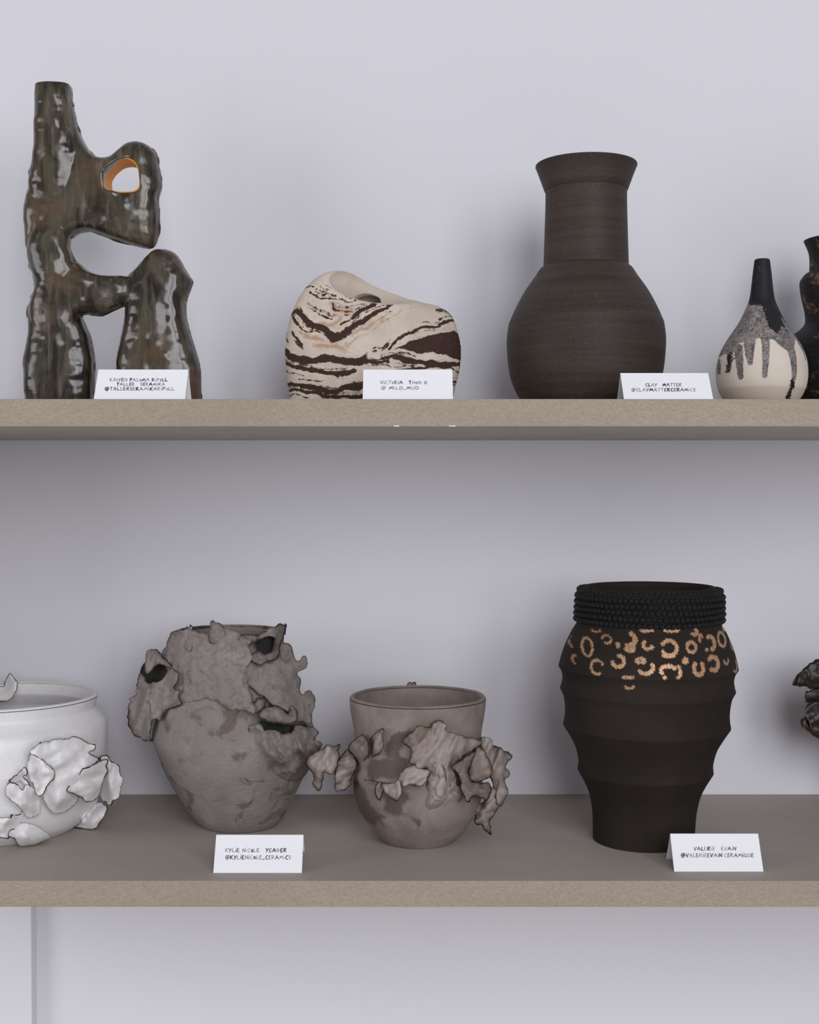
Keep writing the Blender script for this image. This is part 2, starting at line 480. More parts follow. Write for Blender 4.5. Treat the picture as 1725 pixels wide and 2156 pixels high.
# -- tall brown vase
pot = Pot(1233, 1.425, [(85, 398, 1), (85, 430), (87, 500), (89, 561, 1), (97, 567), (108, 584), (130, 616), (148, 650), (161.5, 681, 1), (165, 705), (165.5, 732), (161, 780), (152, 812), (138, 840), (120, 864)], Z_UP)
pot.out[:, 1] *= 1
pot.out = np.array([(r, min(y, 864)) for r, y in pot.out])
def set_base(p):
    """stretch the last rows so the foot meets the shelf exactly"""
    yb = p.out[-1, 1]
    zt = p.base[2]
    lo, hi = 0.0, 3000.0
    for _ in range(60):
        m = (lo + hi) / 2
        if p.zpx(m) > zt: lo = m
        else: hi = m
    p.out[:, 1] = np.where(p.out[:, 1] > yb - 60, p.out[:, 1] + (hi - yb) * np.clip((p.out[:, 1] - (yb - 60)) / 60, 0, 1), p.out[:, 1])
    o = np.argsort(p.out[:, 1]); p.ys, p.rs = p.out[o, 1], p.out[o, 0]; p.ybase = hi
set_base(pot)
t = root('tall_vase', pot.base, 'tall dark brown speckled vase with straight neck and flared lip on the upper shelf', 'vase')
rows = [(0, pot.out[-1, 1]), (pot.out[-1, 0] * 0.95, pot.out[-1, 1])] + pot.out[::-1].tolist() + [(76, 398), (76, 470), (80, 560), (120, 640), (150, 740), (120, 845), (0, 850)]
V, Fc, a, y = lathe(pot, np.array(rows), 160)
mesh_obj('body', V, Fc, SPECK, t, sharp=0.55)
lip = profile([(76, 401, 1), (84, 403.5), (87, 401, 1), (91, 390), (99, 368), (106, 350.5, 1), (105, 347.5), (102, 347, 1), (95, 362), (80, 392), (76, 401)])
V, Fc, a, y = lathe(pot, lip, 160)
mesh_obj('lip', V, Fc, SPECK, t, sharp=0.55)

# -- drip bottle
pot = Pot(1603, 1.37, [(15.8, 548, 1), (19.3, 576), (25, 625), (33.5, 650), (49.5, 682), (65, 705), (82.5, 735), (92, 762), (94, 790), (90.5, 815), (80, 838), (64, 857)], Z_UP)
set_base(pot)
pr = refine(shell(pot, 5), 2.2)
V, Fc, a, y = lathe(pot, pr, 260)
R = np.repeat(pr[:, 0], 260)
front = np.cos(a) > -0.2
X = 1603 + R * np.sin(a)
Pp = proj(V)
X = np.where(np.cos(a) < 0, 1603 + np.sign(np.sin(a)) * (2 * R - np.abs(R * np.sin(a))) * 0.6, X)
P = np.stack([X, np.where(np.cos(a) < 0, y, Pp[:, 1])], -1)
def zz(pts): return np.array([(1465 + x / 5.673, 470 + yy / 5.673) for x, yy in pts])
sd = np.full(len(P), 1e3)
collar = zz([(600, 0), (1000, 0), (1000, 900), (1130, 1250), (1330, 1560), (1280, 1500), (1180, 1420), (1110, 1370), (1060, 1460), (1000, 1520), (940, 1520), (860, 1460), (800, 1390), (740, 1380), (690, 1400), (630, 1370), (600, 1400), (540, 1420), (480, 1420), (420, 1440), (360, 1500), (240, 1640), (300, 1400), (480, 1220), (600, 950)])
sd = np.minimum(sd, poly_sd(P, collar))
for pts, w0, w1 in (([(350, 1480), (340, 1620), (315, 1770)], 32, 18), ([(420, 1480), (420, 1700), (432, 1845)], 46, 24), ([(540, 1400), (520, 1560), (525, 1670)], 62, 28),
                    ([(710, 1360), (690, 1580), (675, 1820)], 50, 32), ([(1000, 1480), (1020, 1620), (1035, 1760), (1020, 1920), (985, 2090)], 58, 16),
                    ([(1130, 1380), (1190, 1500), (1222, 1630)], 26, 14), ([(1230, 1500), (1275, 1640), (1283, 1775)], 20, 14), ([(255, 1600), (255, 1800)], 18, 10)):
    q = zz(pts); d, bi, bt = seg_dist(P, q[:-1], q[1:])
    w = (w0 + (w1 - w0) * (bi + bt) / (len(q) - 1)) / 5.673
    sd = np.minimum(sd, d - w)
blk = poly_sd(P, zz([(560, -50), (1000, -50), (1000, 900), (960, 1000), (1080, 1190), (1150, 1310), (1090, 1260), (1000, 1150), (960, 1130), (1000, 1290), (930, 1220), (910, 1290), (850, 1310), (790, 1260), (760, 1130), (740, 990), (660, 960), (620, 980)]))
q = zz([(985, 2090), (1010, 1960), (1010, 1880)]); d, bi, bt = seg_dist(P, q[:-1], q[1:]); blk = np.minimum(blk, d - 5)
q = zz([(350, 1540), (315, 1770)]); d, bi, bt = seg_dist(P, q[:-1], q[1:]); blk = np.minimum(blk, d - 2.5)
mesh = mesh_obj('bottle_vase', V, Fc, DRIP, None, loc=pot.base, attrs={'drip': sd, 'black': blk}, sharp=0.7)
tag(mesh, 'small cream teardrop bottle with black drip glaze running down from its neck', 'vase')

# -- black gourd bottle, cut by the right edge of the frame
pot = Pot(1757, 1.475, [(64, 520), (66, 512), (63, 506), (57, 524), (54, 540), (52, 574, 1), (60, 575), (69, 587), (71, 598), (68, 622), (63, 650), (61, 678), (72, 694), (92, 708), (112, 735), (118, 770), (112, 810), (98, 840), (78, 872)][2:], Z_UP)
set_base(pot)
pr = np.vstack([shell(pot, 6)])
V, Fc, a, y = lathe(pot, pr, 128)
d = V - pot.base; n = fbm(V * 30, 2, 5)[:, None] * 0.0012
V = V + np.stack([d[:, 0], d[:, 1], 0 * d[:, 0]], -1) / np.maximum(np.hypot(d[:, 0], d[:, 1]), 1e-3)[:, None] * n
o = mesh_obj('gourd_vase', V, Fc, BRONZE, None, loc=pot.base, sharp=0.9)
tag(o, 'black waisted bottle with bronze patches, cut off at the right edge behind the drip bottle', 'vase')

# -- beaded vase
pot = Pot(1357.5, 1.4, [(138, 1236), (142, 1240), (147, 1250), (149, 1290), (150, 1310), (161, 1330), (173, 1356), (181, 1380), (187, 1404, 1), (181, 1414), (178, 1428), (180, 1442), (182.5, 1451, 1), (175, 1467), (171.5, 1490), (171.5, 1510), (174.5, 1527, 1), (160, 1550), (148, 1572), (141.5, 1595), (140, 1608), (141.5, 1622, 1), (127, 1647), (116, 1672), (109, 1706), (107, 1735), (106, 1768)], Z_LO, lean=0.021)
Yf = float(y_on_low(1795)); Yc = Yf + 106 * Yf / F
pot.Y = Yc; pot.k = Yc / F; pot.base[:2] = at(1357.5, 1000, Yc)[:2]
set_base(pot)
t = root('beaded_vase', pot.base, 'dark brown ridged vase with black bead collar and gold ring marks on the lower shelf', 'vase')
o_ = pot.out[::-1]
rows = [(0, o_[0, 1]), (o_[0, 0] * 0.96, o_[0, 1])] + o_.tolist() + [(134, 1233.5), (129, 1235), (126, 1240), (126, 1300), (150, 1380), (150, 1500), (110, 1620), (85, 1700), (0, 1740)]
rows = refine(np.array(rows), 3.5)
V, Fc, a, y = lathe(pot, rows, 420)
Rr = np.repeat(rows[:, 0], 420)
P = np.stack([1357.5 + 0.021 * (pot.ybase - y) + Rr * np.sin(a), y], -1)
gold = np.full(len(P), 1e3)
fr = np.cos(a) > 0
back = np.repeat(np.arange(len(rows)) > len(rows) * 0.72, 420)
def gz(x, yy): return 1160 + x / 4.107, 1200 + yy / 4.107
def dip(px, py):      # the seen point sits on the front of the wall: refer it to the height of that ring
    for _ in range(8):
        R = np.interp(py, pot.ys, pot.rs)
        pass
    return px, py
rings = [(265, 665, 36, 80, 100, 440, 8), (410, 600, 32, 36, 200, 480, 7), (570, 600, 56, 55, -60, 100, 17), (580, 680, 30, 20, 0, 360, 14), (720, 650, 36, 34, 20, 230, 13), (490, 650, 8, 14, 0, 360, 10),
         (893, 675, 62, 65, -150, 150, 14), (880, 742, 45, 10, 20, 180, 9), (1080, 668, 40, 44, 0, 360, 12), (1175, 600, 14, 40, 150, 330, 10), (1262, 630, 40, 55, -120, 80, 16), (1218, 690, 6, 8, 0, 360, 8),
         (1390, 600, 42, 62, -30, 330, 10), (1525, 640, 22, 50, 90, 300, 7), (325, 840, 42, 62, 60, 340, 9), (485, 790, 44, 50, -80, 170, 14), (655, 785, 32, 18, 120, 420, 14), (690, 840, 60, 58, -20, 140, 15),
         (870, 870, 60, 40, 150, 330, 15), (940, 880, 30, 55, -60, 70, 13), (840, 930, 8, 8, 0, 360, 9), (1018, 785, 14, 16, 0, 360, 14), (1130, 850, 42, 58, -40, 220, 16), (1270, 810, 48, 58, -140, 120, 16),
         (1405, 785, 24, 30, -20, 180, 8), (1510, 820, 34, 60, -40, 120, 8), (1590, 850, 10, 30, 0, 360, 7), (165, 620, 14, 40, 100, 280, 6), (170, 770, 16, 34, 90, 300, 6),
         (555, 932, 40, 8, 0, 360, 8), (570, 990, 38, 34, 40, 140, 10), (720, 515, 50, 14, 0, 180, 11), (925, 518, 60, 14, 10, 180, 11), (1122, 535, 24, 26, -60, 140, 13), (340, 520, 30, 14, 0, 180, 6), (1450, 505, 14, 20, 0, 360, 7)]
k = 4.107
ratio = 0.0
for (x, yy, rx, ry, a0, a1, w) in rings:
    th = np.radians(np.linspace(a0, a1, 16))
    qx = x + rx * np.cos(th); qy = yy + ry * np.sin(th)
    px, py = 1160 + qx / k, 1200 + qy / k
    # undo the downward bow of the front of each ring (seen from above)
    yr = py.copy()
    for _ in range(6):
        R = np.interp(yr, pot.ys, pot.rs)
        tt = np.clip((px - 1357.5 - 0.021 * (pot.ybase - yr)) / R, -0.97, 0.97)
        Yd = pot.Y - R * pot.k * np.sqrt(1 - tt * tt)
        yr = yr + (py - (CY - F * np.tan(np.arctan((pot.zpx(yr) - CAMZ) / Yd) + PITCH)))
    q = np.stack([px, yr], -1)
    d, bi, bt = seg_dist(P, q[:-1], q[1:])
    gold = np.minimum(gold, d - w / k * 1.05)
gold = np.where(fr & ~back, gold, 1e3)
mesh_obj('body', V, Fc, GILD, t, attrs={'gold': np.minimum(gold, 50)}, sharp=0.75)
bandp = np.array([(143, 1237), (149.5, 1240), (150.5, 1250), (151.5, 1304), (149, 1309)])[::-1]  # added black band, keeps the gaps between beads dark
V, Fc, a, y = lathe(pot, bandp, 120)
o = mesh_obj('collar_band', V, Fc, BEAD, t); o['label'] = 'added black band that darkens the gaps between the beads'
bm = bmesh.new(); bmesh.ops.create_icosphere(bm, subdivisions=2, radius=1)
bead_me = bpy.data.meshes.new('bead'); bm.to_mesh(bead_me); bm.free()
bead_me.polygons.foreach_set('use_smooth', [True] * len(bead_me.polygons)); bead_me.materials.append(BEAD)
bm = bmesh.new()
nb = 84
for row in range(6):
    yy = 1241.5 + row * 12.2
    z = float(pot.zpx(yy)); rr = (np.interp(yy, pot.ys, pot.rs) + 3.6) * pot.k
    for i in range(nb):
        an = (i + 0.37 * row + random.uniform(-.06, .06)) / nb * 2 * math.pi
        s = random.choice((6.0, 6.3, 6.6, 6.2)) * pot.k
        lean = 0.021 * (z - pot.base[2])
        zj = z + random.uniform(-.6, .6) * pot.k + 0.8 * pot.k * math.sin(an * 3 + row)
        loc = Vector((rr * math.sin(an) + lean, -rr * math.cos(an), zj - pot.base[2]))
        if math.cos(an) > -0.12:
            b = bpy.data.objects.new('bead', bead_me); b.parent = t; b.location = loc
            b.scale = (s * 1.02, s * 1.02, s); b.rotation_euler = (0, 0, -an)
            COL.objects.link(b)
        else:
            bmesh.ops.create_icosphere(bm, subdivisions=1, radius=s, matrix=Matrix.Translation(loc))
me = bpy.data.meshes.new('bead_strand'); bm.to_mesh(me); bm.free(); me.materials.append(BEAD)
o = bpy.data.objects.new('bead_strand', me); o.parent = t; o['kind'] = 'stuff'; o['label'] = 'black beads round the back of the collar'; COL.objects.link(o)

# ------------------------------------------------------------------ ruffled sheets of clay
def sheet(par, pot, name, pts, mat, mode='surf', bulge=3.0, fold=(4, 14, 0), th=4.0, seed=0, rag=1.0, label=None, step=3.6, soft=0.0, curl=5.0, iso=1.5, crease=0.0):
    """a torn sheet: outline (x, y, stand-off) in photo pixels round its vessel, own thickness, ruffled"""
    C = catmull(pts, 10, True)
    L = np.concatenate([[0], np.cumsum(np.hypot(*np.diff(np.vstack([C, C[:1]])[:, :2], axis=0).T))])
    n = max(12, int(L[-1] / step))
    s = np.linspace(0, L[-1], n, endpoint=False)
    Cc = np.vstack([C, C[:1]])
    B = np.stack([np.interp(s, L, Cc[:, c]) for c in range(3)], -1)
    free = (B[:, 2] > 2.5) | (mode == 'plane')
    q = np.stack([s / 7.0, 0 * s + seed * 3.7, 0 * s], -1)
    q2 = np.stack([s / 7.0, 0 * s + seed * 3.7 + 50, 0 * s], -1)
    if rag:
        B[:, 0] += rag * 1.6 * free * fbm(q, 2, seed); B[:, 1] += rag * 1.6 * free * fbm(q2, 2, seed)
        B[:, 2] += rag * 2.5 * free * fbm(q2 * 0.6 + 9, 2, seed)
    lo, hi = B[:, :2].min(0), B[:, :2].max(0)
    gx, gy = np.meshgrid(np.arange(lo[0], hi[0], step), np.arange(lo[1], hi[1], step * 0.87))
    gx = gx + (np.arange(gx.shape[0]) % 2)[:, None] * step / 2
    G = np.stack([gx.ravel(), gy.ravel()], -1)
    d = poly_sd(G, B[:, :2]); G = G[d < -step * 0.55]
    allp = np.vstack([B[:, :2], G])
    nb_ = len(B)
    vs, es, fs, ov, oe, of = delaunay_2d_cdt([Vector(p) for p in allp.tolist()], [], [list(range(nb_))], 1, 1e-5)
    P = np.array([(v.x, v.y) for v in vs])
    if len(fs) == 0: return None
    # stand-off: blend of the outline's
    D = np.hypot(P[:, None, 0] - B[None, :, 0], P[:, None, 1] - B[None, :, 1])
    Wt = 1 / (D + 0.7) ** 2.6
    off = (Wt * B[None, :, 2]).sum(1) / Wt.sum(1)
    dist = D.min(1)
    fB = B[free]
    fd = np.hypot(P[:, None, 0] - fB[None, :, 0], P[:, None, 1] - fB[None, :, 1]).min(1) if len(fB) else np.full(len(P), 99.)
    mx = max(dist.max(), 1)
    root = np.zeros(len(P))
    rise = bulge * np.sqrt(np.clip(dist / mx, 0, 1))
    att = B[:, 2] <= 0.0
    if mode == 'surf' and att.any() and free.any():
        # rooted edge: the sheet grows smoothly out of the wall of the pot
        da = np.hypot(P[:, None, 0] - B[None, att, 0], P[:, None, 1] - B[None, att, 1]).min(1)
        Wf = Wt[:, free]; of_ = (Wf * B[None, free, 2]).sum(1) / Wf.sum(1)
        S = np.clip(da / 30.0, 0, 1); S = S * S * (3 - 2 * S)
        off = S * (of_ + rise) + (1 - S) * (-7.0); root = 1 - S
    else:
        off = off + rise
    amp, lam, ang = fold
    ca, sa = math.cos(math.radians(ang)), math.sin(math.radians(ang))
    u = P[:, 0] * ca + P[:, 1] * sa; v = -P[:, 0] * sa + P[:, 1] * ca
    nz = vnoise(np.stack([u / lam, v / (lam * 2.8), 0 * u + seed * 1.7], -1), seed) + 0.45 * vnoise(np.stack([u / lam * 2.1, v / (lam * 1.6), 0 * u + seed + 8], -1), seed + 3)
    grow = np.clip(np.clip(off, 0, None) / 14, 0.1, 1.2)
    off = off + amp * nz * grow
    fine = vnoise(np.stack([P[:, 0] / 7.5, P[:, 1] / 7.5, 0 * u + seed], -1), seed + 5)
    q3 = np.stack([P[:, 0] / 15, P[:, 1] / 15, 0 * u + seed * 1.3], -1)
    sit = np.clip(off / 9, 0.05, 1)
    off = off + iso * fbm(q3, 3, seed + 21) * np.clip(dist / 6, 0.3, 1) * sit
    cr = np.abs(vnoise(np.stack([P[:, 0] / 24 + 0.5 * fine, P[:, 1] / 34 + 0.5 * fine, 0 * u + seed * 4.1], -1), seed + 31))
    off = off - crease * sit * np.exp(-(cr / 0.09) ** 2) * np.clip(dist / 8, 0, 1)
    off = off + 1.1 * fine * np.clip(dist / 5, 0.2, 1)
    cl = vnoise(np.stack([P[:, 0] / 26, P[:, 1] / 26, 0 * u + seed * 2.1], -1), seed + 11)
    off = off + curl * (0.25 + 1.3 * cl) * np.exp(-fd / 6.0) * grow
    base = 0.0
    if mode == 'surf':
        base = (1 - root) * pot.surf(P[:, 0], P[:, 1]) + root * pot.surf(P[:, 0], P[:, 1], 1e-4)
    Yd = pot.Y - (base + off) * pot.k
    V = at(P[:, 0], P[:, 1], Yd)
    V[:, 2] = np.maximum(V[:, 2], pot.base[2] + 0.0022)
    # thickness along the normals, thinner to the torn rim
    T = np.array([f for f in fs if len(f) == 3]) if all(len(f) == 3 for f in fs) else None
    if T is None:
        tri = []
        for f in fs:
            for i in range(1, len(f) - 1): tri.append((f[0], f[i], f[i + 1]))
        T = np.array(tri)
    def normals(V):
        fn = np.cross(V[T[:, 1]] - V[T[:, 0]], V[T[:, 2]] - V[T[:, 0]])
        N = np.zeros_like(V)
        for c in range(3): np.add.at(N, T[:, c], fn)
        return N / np.maximum(np.linalg.norm(N, axis=1), 1e-12)[:, None]
    N = normals(V)
    if (N[:, 1]).mean() > 0: T = T[:, ::-1]; N = -N
    tk = th * pot.k * (0.35 + 0.65 * np.clip(fd / 10, 0, 1))
    V2 = V - N * tk[:, None]
    V2[:, 2] = np.maximum(V2[:, 2], pot.base[2] + 0.0004)
    nV = len(V)
    E = {}
    for f in T:
        for a_, b_ in ((f[0], f[1]), (f[1], f[2]), (f[2], f[0])):
            key = (min(a_, b_), max(a_, b_))
            E.setdefault(key, []).append((a_, b_))
    faces = T.tolist() + (T[:, ::-1] + nV).tolist()
    for key, l in E.items():
        if len(l) == 1:
            a_, b_ = l[0]
            faces.append([int(b_), int(a_), int(a_ + nV), int(b_ + nV)])
    rd = np.concatenate([fd, np.maximum(fd, 0)]) + soft
    o = mesh_obj(name, np.vstack([V, V2]), faces, mat, par, attrs={'rim_distance': np.minimum(rd, 60), 'root': np.tile(root, 2)})
    if label: o['label'] = label
    return o
def lumpy(pot, rows, nseg, amp, lam, seed):
    V, Fc, a, y = lathe(pot, rows, nseg)
    d = V - pot.base; r = np.maximum(np.hypot(d[:, 0], d[:, 1]), 1e-4)
    n = fbm(V / lam, 3, seed) * amp * np.clip(r / 0.02, 0, 1)
    n *= np.clip((V[:, 2] - pot.base[2]) / 0.012, 0, 1)
    V = V + np.stack([d[:, 0], d[:, 1], 0 * r], -1) / r[:, None] * n[:, None]
    return V, Fc, a, y

# -- white pot, cut by the left edge
def off(lst, sx, x0, sy, y0): return [(x0 + p[0] / sx, y0 + p[1] / sy, p[2]) for p in lst]
pot = Pot(0, 1.45, [(198, 1467), (196, 1472), (193, 1484), (193, 1492), (203, 1506), (214, 1520), (218, 1537), (218, 1560), (216, 1600), (210, 1650), (196, 1695), (176, 1728), (150, 1752)], Z_LO)
Yf = float(y_on_low(1784)); pot.Y = Yf + 150 * Yf / F / (1 - 150 / F); pot.k = pot.Y / F
pot.base[:2] = at(0, 1000, pot.Y)[:2]; set_base(pot)
t = root('ruffled_white_pot', pot.base, 'white pot with thin dark-edged clay ruffles, cut off by the left edge', 'pot')
rows = refine(shell(pot, 11), 8)
V, Fc, a, y = lumpy(pot, rows, 160, 0.0012, 0.05, 3)
rd = np.where((np.abs(y - 1467) < 2.0) & (np.repeat(rows[:, 0], 160) > 195), 0.0, 60)
mesh_obj('body', V, Fc, WHITE, t, attrs={'rim_distance': rd})
W_ = [
 ([(63,1582,30),(80,1567,24),(95,1561,20),(118,1556,18),(138,1555,16),(160,1550,16),(175,1556,18),(187,1565,22),(201,1568,28),(200,1580,28),(188,1584,24),(200,1591,24),(211,1597,22),(195,1612,28),(172,1623,30),(170,1650,10),(160,1692,-4),(122,1714,-4),(96,1692,-2),(88,1650,6),(95,1610,18),(76,1594,30)], 3, (4, 22, 60)),
 ([(66,1586,30),(95,1604,34),(112,1618,34),(117,1632,30),(112,1645,26),(100,1652,24),(93,1668,22),(82,1677,20),(74,1668,14),(68,1650,6),(62,1640,-3),(58,1610,-3)], 4, (5, 11, 30)),
 ([(10,1665,20),(20,1648,24),(36,1652,24),(48,1664,22),(52,1652,20),(66,1656,14),(82,1676,2),(84,1712,-4),(60,1722,-4),(48,1708,8),(30,1690,18),(16,1680,20)], 3, (4, 13, 0)),
 ([(20,1645,20),(35,1632,16),(52,1617,20),(58,1630,24),(48,1636,10),(62,1650,12),(58,1662,4),(45,1645,-3),(30,1650,-2)], 2, (3, 10, 0)),
 ([(157,1632,22),(170,1620,26),(195,1612,30),(212,1600,30),(228,1600,26),(225,1612,30),(228,1625,30),(218,1640,30),(215,1660,28),(208,1678,26),(195,1688,24),(180,1688,24),(170,1678,24),(155,1672,22),(142,1664,20),(147,1652,16),(153,1640,14)], 5, (4, 16, 80)),
 ([(212,1595,14),(220,1591,18),(230,1594,16),(235,1602,16),(247,1609,12),(252,1614,8),(253,1628,4),(260,1640,2),(256,1660,4),(250,1682,6),(238,1685,8),(232,1695,6),(222,1690,8),(212,1680,-3),(205,1640,-3)], 3, (6, 12, 10)),
 ([(205,1690,-3),(222,1695,6),(225,1705,6),(215,1726,8),(207,1737,8),(204,1746,8),(185,1750,8),(166,1751,8),(157,1746,5),(165,1735,-3),(185,1710,-3)], 3, (5, 14, 50)),
 ([(-30,1715,20),(0,1722,24),(22,1722,24),(24,1716,22),(44,1716,14),(47,1705,10),(55,1697,-3),(40,1740,-3),(22,1750,14),(18,1765,20),(0,1764,22),(-30,1758,22)], 3, (4, 16, 0)),
 ([(-10,1760,4),(25,1764,10),(40,1782,8),(55,1790,7),(70,1788,6),(84,1776,4),(105,1762,-3),(60,1735,-3),(20,1742,-3)], 4, (4, 16, 20)),
]
for i, (pts, b, f) in enumerate(W_): sheet(t, pot, 'ruffle', pts, WHITE, bulge=b * 1.3, fold=(f[0] * 1.6, f[1], f[2]), th=5, seed=20 + i, curl=8)
sheet(t, pot, 'ruffle', [(-40,1450,-150),(0,1446,-150),(9,1444,-150),(11,1432,-150),(20,1418,-150),(25,1418,-148),(30,1427,-140),(37,1436,-132),(37,1446,-130),(31,1461,-128),(20,1474,-130),(5,1477,-132),(-40,1474,-135)], WHITE, mode='plane', bulge=5, fold=(3, 14, 0), th=5, seed=41)
sheet(t, pot, 'ruffle', [(30,1436,-196),(45,1437,-198),(62,1440,-196),(80,1449,-190),(84,1458,-184),(30,1462,-188)], WHITE, mode='plane', bulge=2, fold=(3, 14, 0), th=5, seed=42)

# -- smoky amphora
pot = Pot(503, 1.46, [(113, 1330), (111, 1334), (114, 1348), (121, 1372), (133, 1415), (147, 1465), (161, 1510), (170, 1540), (169, 1562), (149, 1618), (124, 1668), (98, 1712), (80, 1736)], Z_LO, lean=-0.055)
Yf = float(y_on_low(1755)); pot.Y = Yf + 80 * Yf / F / (1 - 80 / F); pot.k = pot.Y / F
pot.base[:2] = at(503, 1000, pot.Y)[:2]; set_base(pot)
t = root('ruffled_amphora', pot.base, 'smoky grey wide-shouldered vase wrapped in torn clay folds, behind a name card', 'vase')
rows = refine(shell(pot, 9), 7)
V, Fc, a, y = lumpy(pot, rows, 180, 0.0010, 0.04, 9)
rd = np.where((np.abs(y - 1330) < 4) & (np.repeat(rows[:, 0], 180) > 100), 2.0, 60)
mesh_obj('body', V, Fc, AMPH, t, attrs={'rim_distance': rd})
A_ = [
 # left lobe, its rolled top and the wall inside it, dark glaze plus painted shade
 ([(296,1417,14),(288,1443,16),(286,1461,18),(272,1471,12),(275,1479,14),(269,1494,12),(268,1512,12),(274,1537,14),(288,1550,18),(319,1562,22),(314,1537,28),(326,1514,34),(339,1517,34),(347,1497,34),(367,1491,30),(383,1481,26),(377,1469,26),(377,1453,22),(365,1448,24),(377,1425,20),(360,1406,14),(348,1424,22),(330,1436,26),(312,1438,24)], 6, (9, 20, 15), 'surf'),
 ([(304,1412,14),(309,1372,14),(316,1366,18),(329,1369,24),(342,1379,26),(357,1396,24),(362,1410,16),(350,1402,26),(336,1400,28),(322,1408,24),(312,1420,18)], 7, (4, 12, 0), 'surf'),
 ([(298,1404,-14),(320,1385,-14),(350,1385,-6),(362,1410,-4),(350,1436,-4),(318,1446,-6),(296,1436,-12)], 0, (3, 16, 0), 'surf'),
 # the big torn wrap round the shoulder
 ([(356,1340,8),(362,1331,9),(374,1327,9),(393,1327,9),(412,1331,7),(430,1333,7),(441,1331,9),(444,1309,12),(452,1309,12),(463,1314,12),(474,1322,11),(500,1330,9),(514,1345,12),(530,1375,14),(528,1392,12),(520,1410,12),(525,1443,10),(533,1469,10),(538,1502,12),(518,1496,10),(487,1494,9),(471,1484,8),(444,1472,7),(413,1474,7),(388,1479,8),(374,1465,8),(365,1448,9),(352,1415,9),(342,1377,9),(350,1362,8)], 5, (7, 22, 20), 'surf'),
 # trumpet-shaped curl at top right
 ([(508,1337,16),(530,1336,24),(543,1337,28),(556,1328,28),(576,1321,26),(589,1312,22),(597,1314,20),(602,1322,18),(597,1341,18),(590,1362,22),(585,1385,26),(562,1396,30),(545,1398,28),(530,1392,20),(530,1378,18),(545,1372,24),(560,1377,30),(575,1368,32),(579,1350,30),(572,1341,30),(556,1343,34),(540,1350,32),(520,1364,24),(500,1376,14),(494,1366,12)], 3, (3, 12, 0), 'surf'),
 ([(596,1330,12),(601,1314,12),(604,1316,12),(601,1338,12)], 0, (1, 10, 0), 'surf'),
 ([(391,1334,9),(393,1316,10),(397,1322,10),(400,1316,10),(404,1320,10),(403,1334,9)], 0, (1, 10, 0), 'surf'),
 ([(358,1336,12),(372,1328,14),(393,1327,16),(403,1329,16),(409,1349,18),(408,1364,16),(395,1371,12),(383,1358,10),(372,1349,8),(362,1346,8)], 8, (3, 12, 0), 'surf'),
 ([(441,1335,14),(444,1309,16),(452,1309,16),(463,1313,16),(474,1322,16),(495,1327,16),(511,1337,18),(513,1350,18),(503,1360,14),(480,1364,8),(462,1359,8),(449,1356,10),(441,1349,14)], 8, (4, 13, 0), 'surf'),
 # right wrap
 ([(592,1356,14),(601,1354,14),(612,1359,12),(621,1384,12),(628,1390,12),(643,1380,12),(649,1392,12),(645,1405,12),(635,1411,14),(627,1416,16),(633,1435,16),(631,1458,18),(640,1463,16),(648,1452,14),(658,1458,12),(664,1471,12),(662,1489,14),(656,1504,18),(659,1514,20),(653,1525,22),(643,1522,26),(625,1515,28),(605,1495,24),(582,1488,18),(559,1468,10),(541,1458,8),(520,1438,6),(518,1412,6),(531,1390,6),(582,1386,10)], 5, (8, 20, 30), 'surf'),
 # pouting lip above the dark gap
 ([(543,1504,16),(554,1491,24),(577,1485,30),(594,1491,34),(605,1502,36),(615,1486,34),(622,1490,34),(626,1500,34),(626,1514,36),(615,1523,38),(582,1522,36),(558,1515,26)], 7, (4, 14, 0), 'surf'),
 ([(533,1480,14),(548,1468,16),(560,1476,20),(556,1490,24),(543,1500,22),(535,1492,16)], 5, (3, 9, 0), 'surf'),
 # frill below the gap
 ([(525,1532,4),(538,1523,14),(552,1526,18),(557,1538,18),(582,1537,20),(597,1545,26),(615,1540,28),(625,1527,30),(643,1527,28),(658,1530,26),(671,1542,20),(661,1556,18),(672,1561,12),(679,1569,8),(668,1587,6),(652,1618,0),(632,1642,-6),(594,1638,-7),(552,1598,-7),(530,1560,-6)], 4, (10, 11, -35), 'surf'),
]
for i, (pts, b, f, md) in enumerate(A_):
    up = {3: 5, 11: 0, 10: 6, 12: 6}.get(i, 0)
    pts = [(x, y_, d + up if d > 0 else d) for x, y_, d in pts]
    sheet(t, pot, 'fold', pts, SHADE_GLAZE if i == 2 else AMPH, mode=md, bulge=b, fold=(f[0] * (0.9 if i in (3, 9) else 1.5), f[1] * (2.0 if i in (3, 9) else 1.0), f[2]), iso=5.0, crease=4.0, th=6, seed=60 + i, rag=1.3, soft=(0, 0, 0, 4.5, 0, 0, 0, 2.0, 2.0, 3.0, 0, 0, 0)[i], curl=(6, 5, 3, 2, 7, 2, 2, 6, 6, 4, 8, 4, 6)[i])
o = sheet(t, pot, 'fold_shade', [(540,1346,9),(556,1340,9),(575,1341,9),(579,1352,9),(572,1368,9),(556,1374,9),(543,1366,9)], SHADE_GLAZE, bulge=0, fold=(0, 10, 0), th=2, seed=81, rag=0)  # dark sheet painting the shade inside the curled fold
o['label'] = 'black sheet painting the shade in the hollow of the curled fold'
o = sheet(t, pot, 'fold_shade', [(548,1518,8),(580,1524,10),(615,1526,10),(640,1524,10),(648,1532,10),(620,1548,8),(590,1552,8),(560,1542,6)], SHADE_GLAZE, bulge=0, fold=(0, 10, 0), th=2, seed=82, rag=0)  # dark sheet painting the shade of the gap under the lip
o['label'] = 'black sheet painting the shade in the gap under the lip'

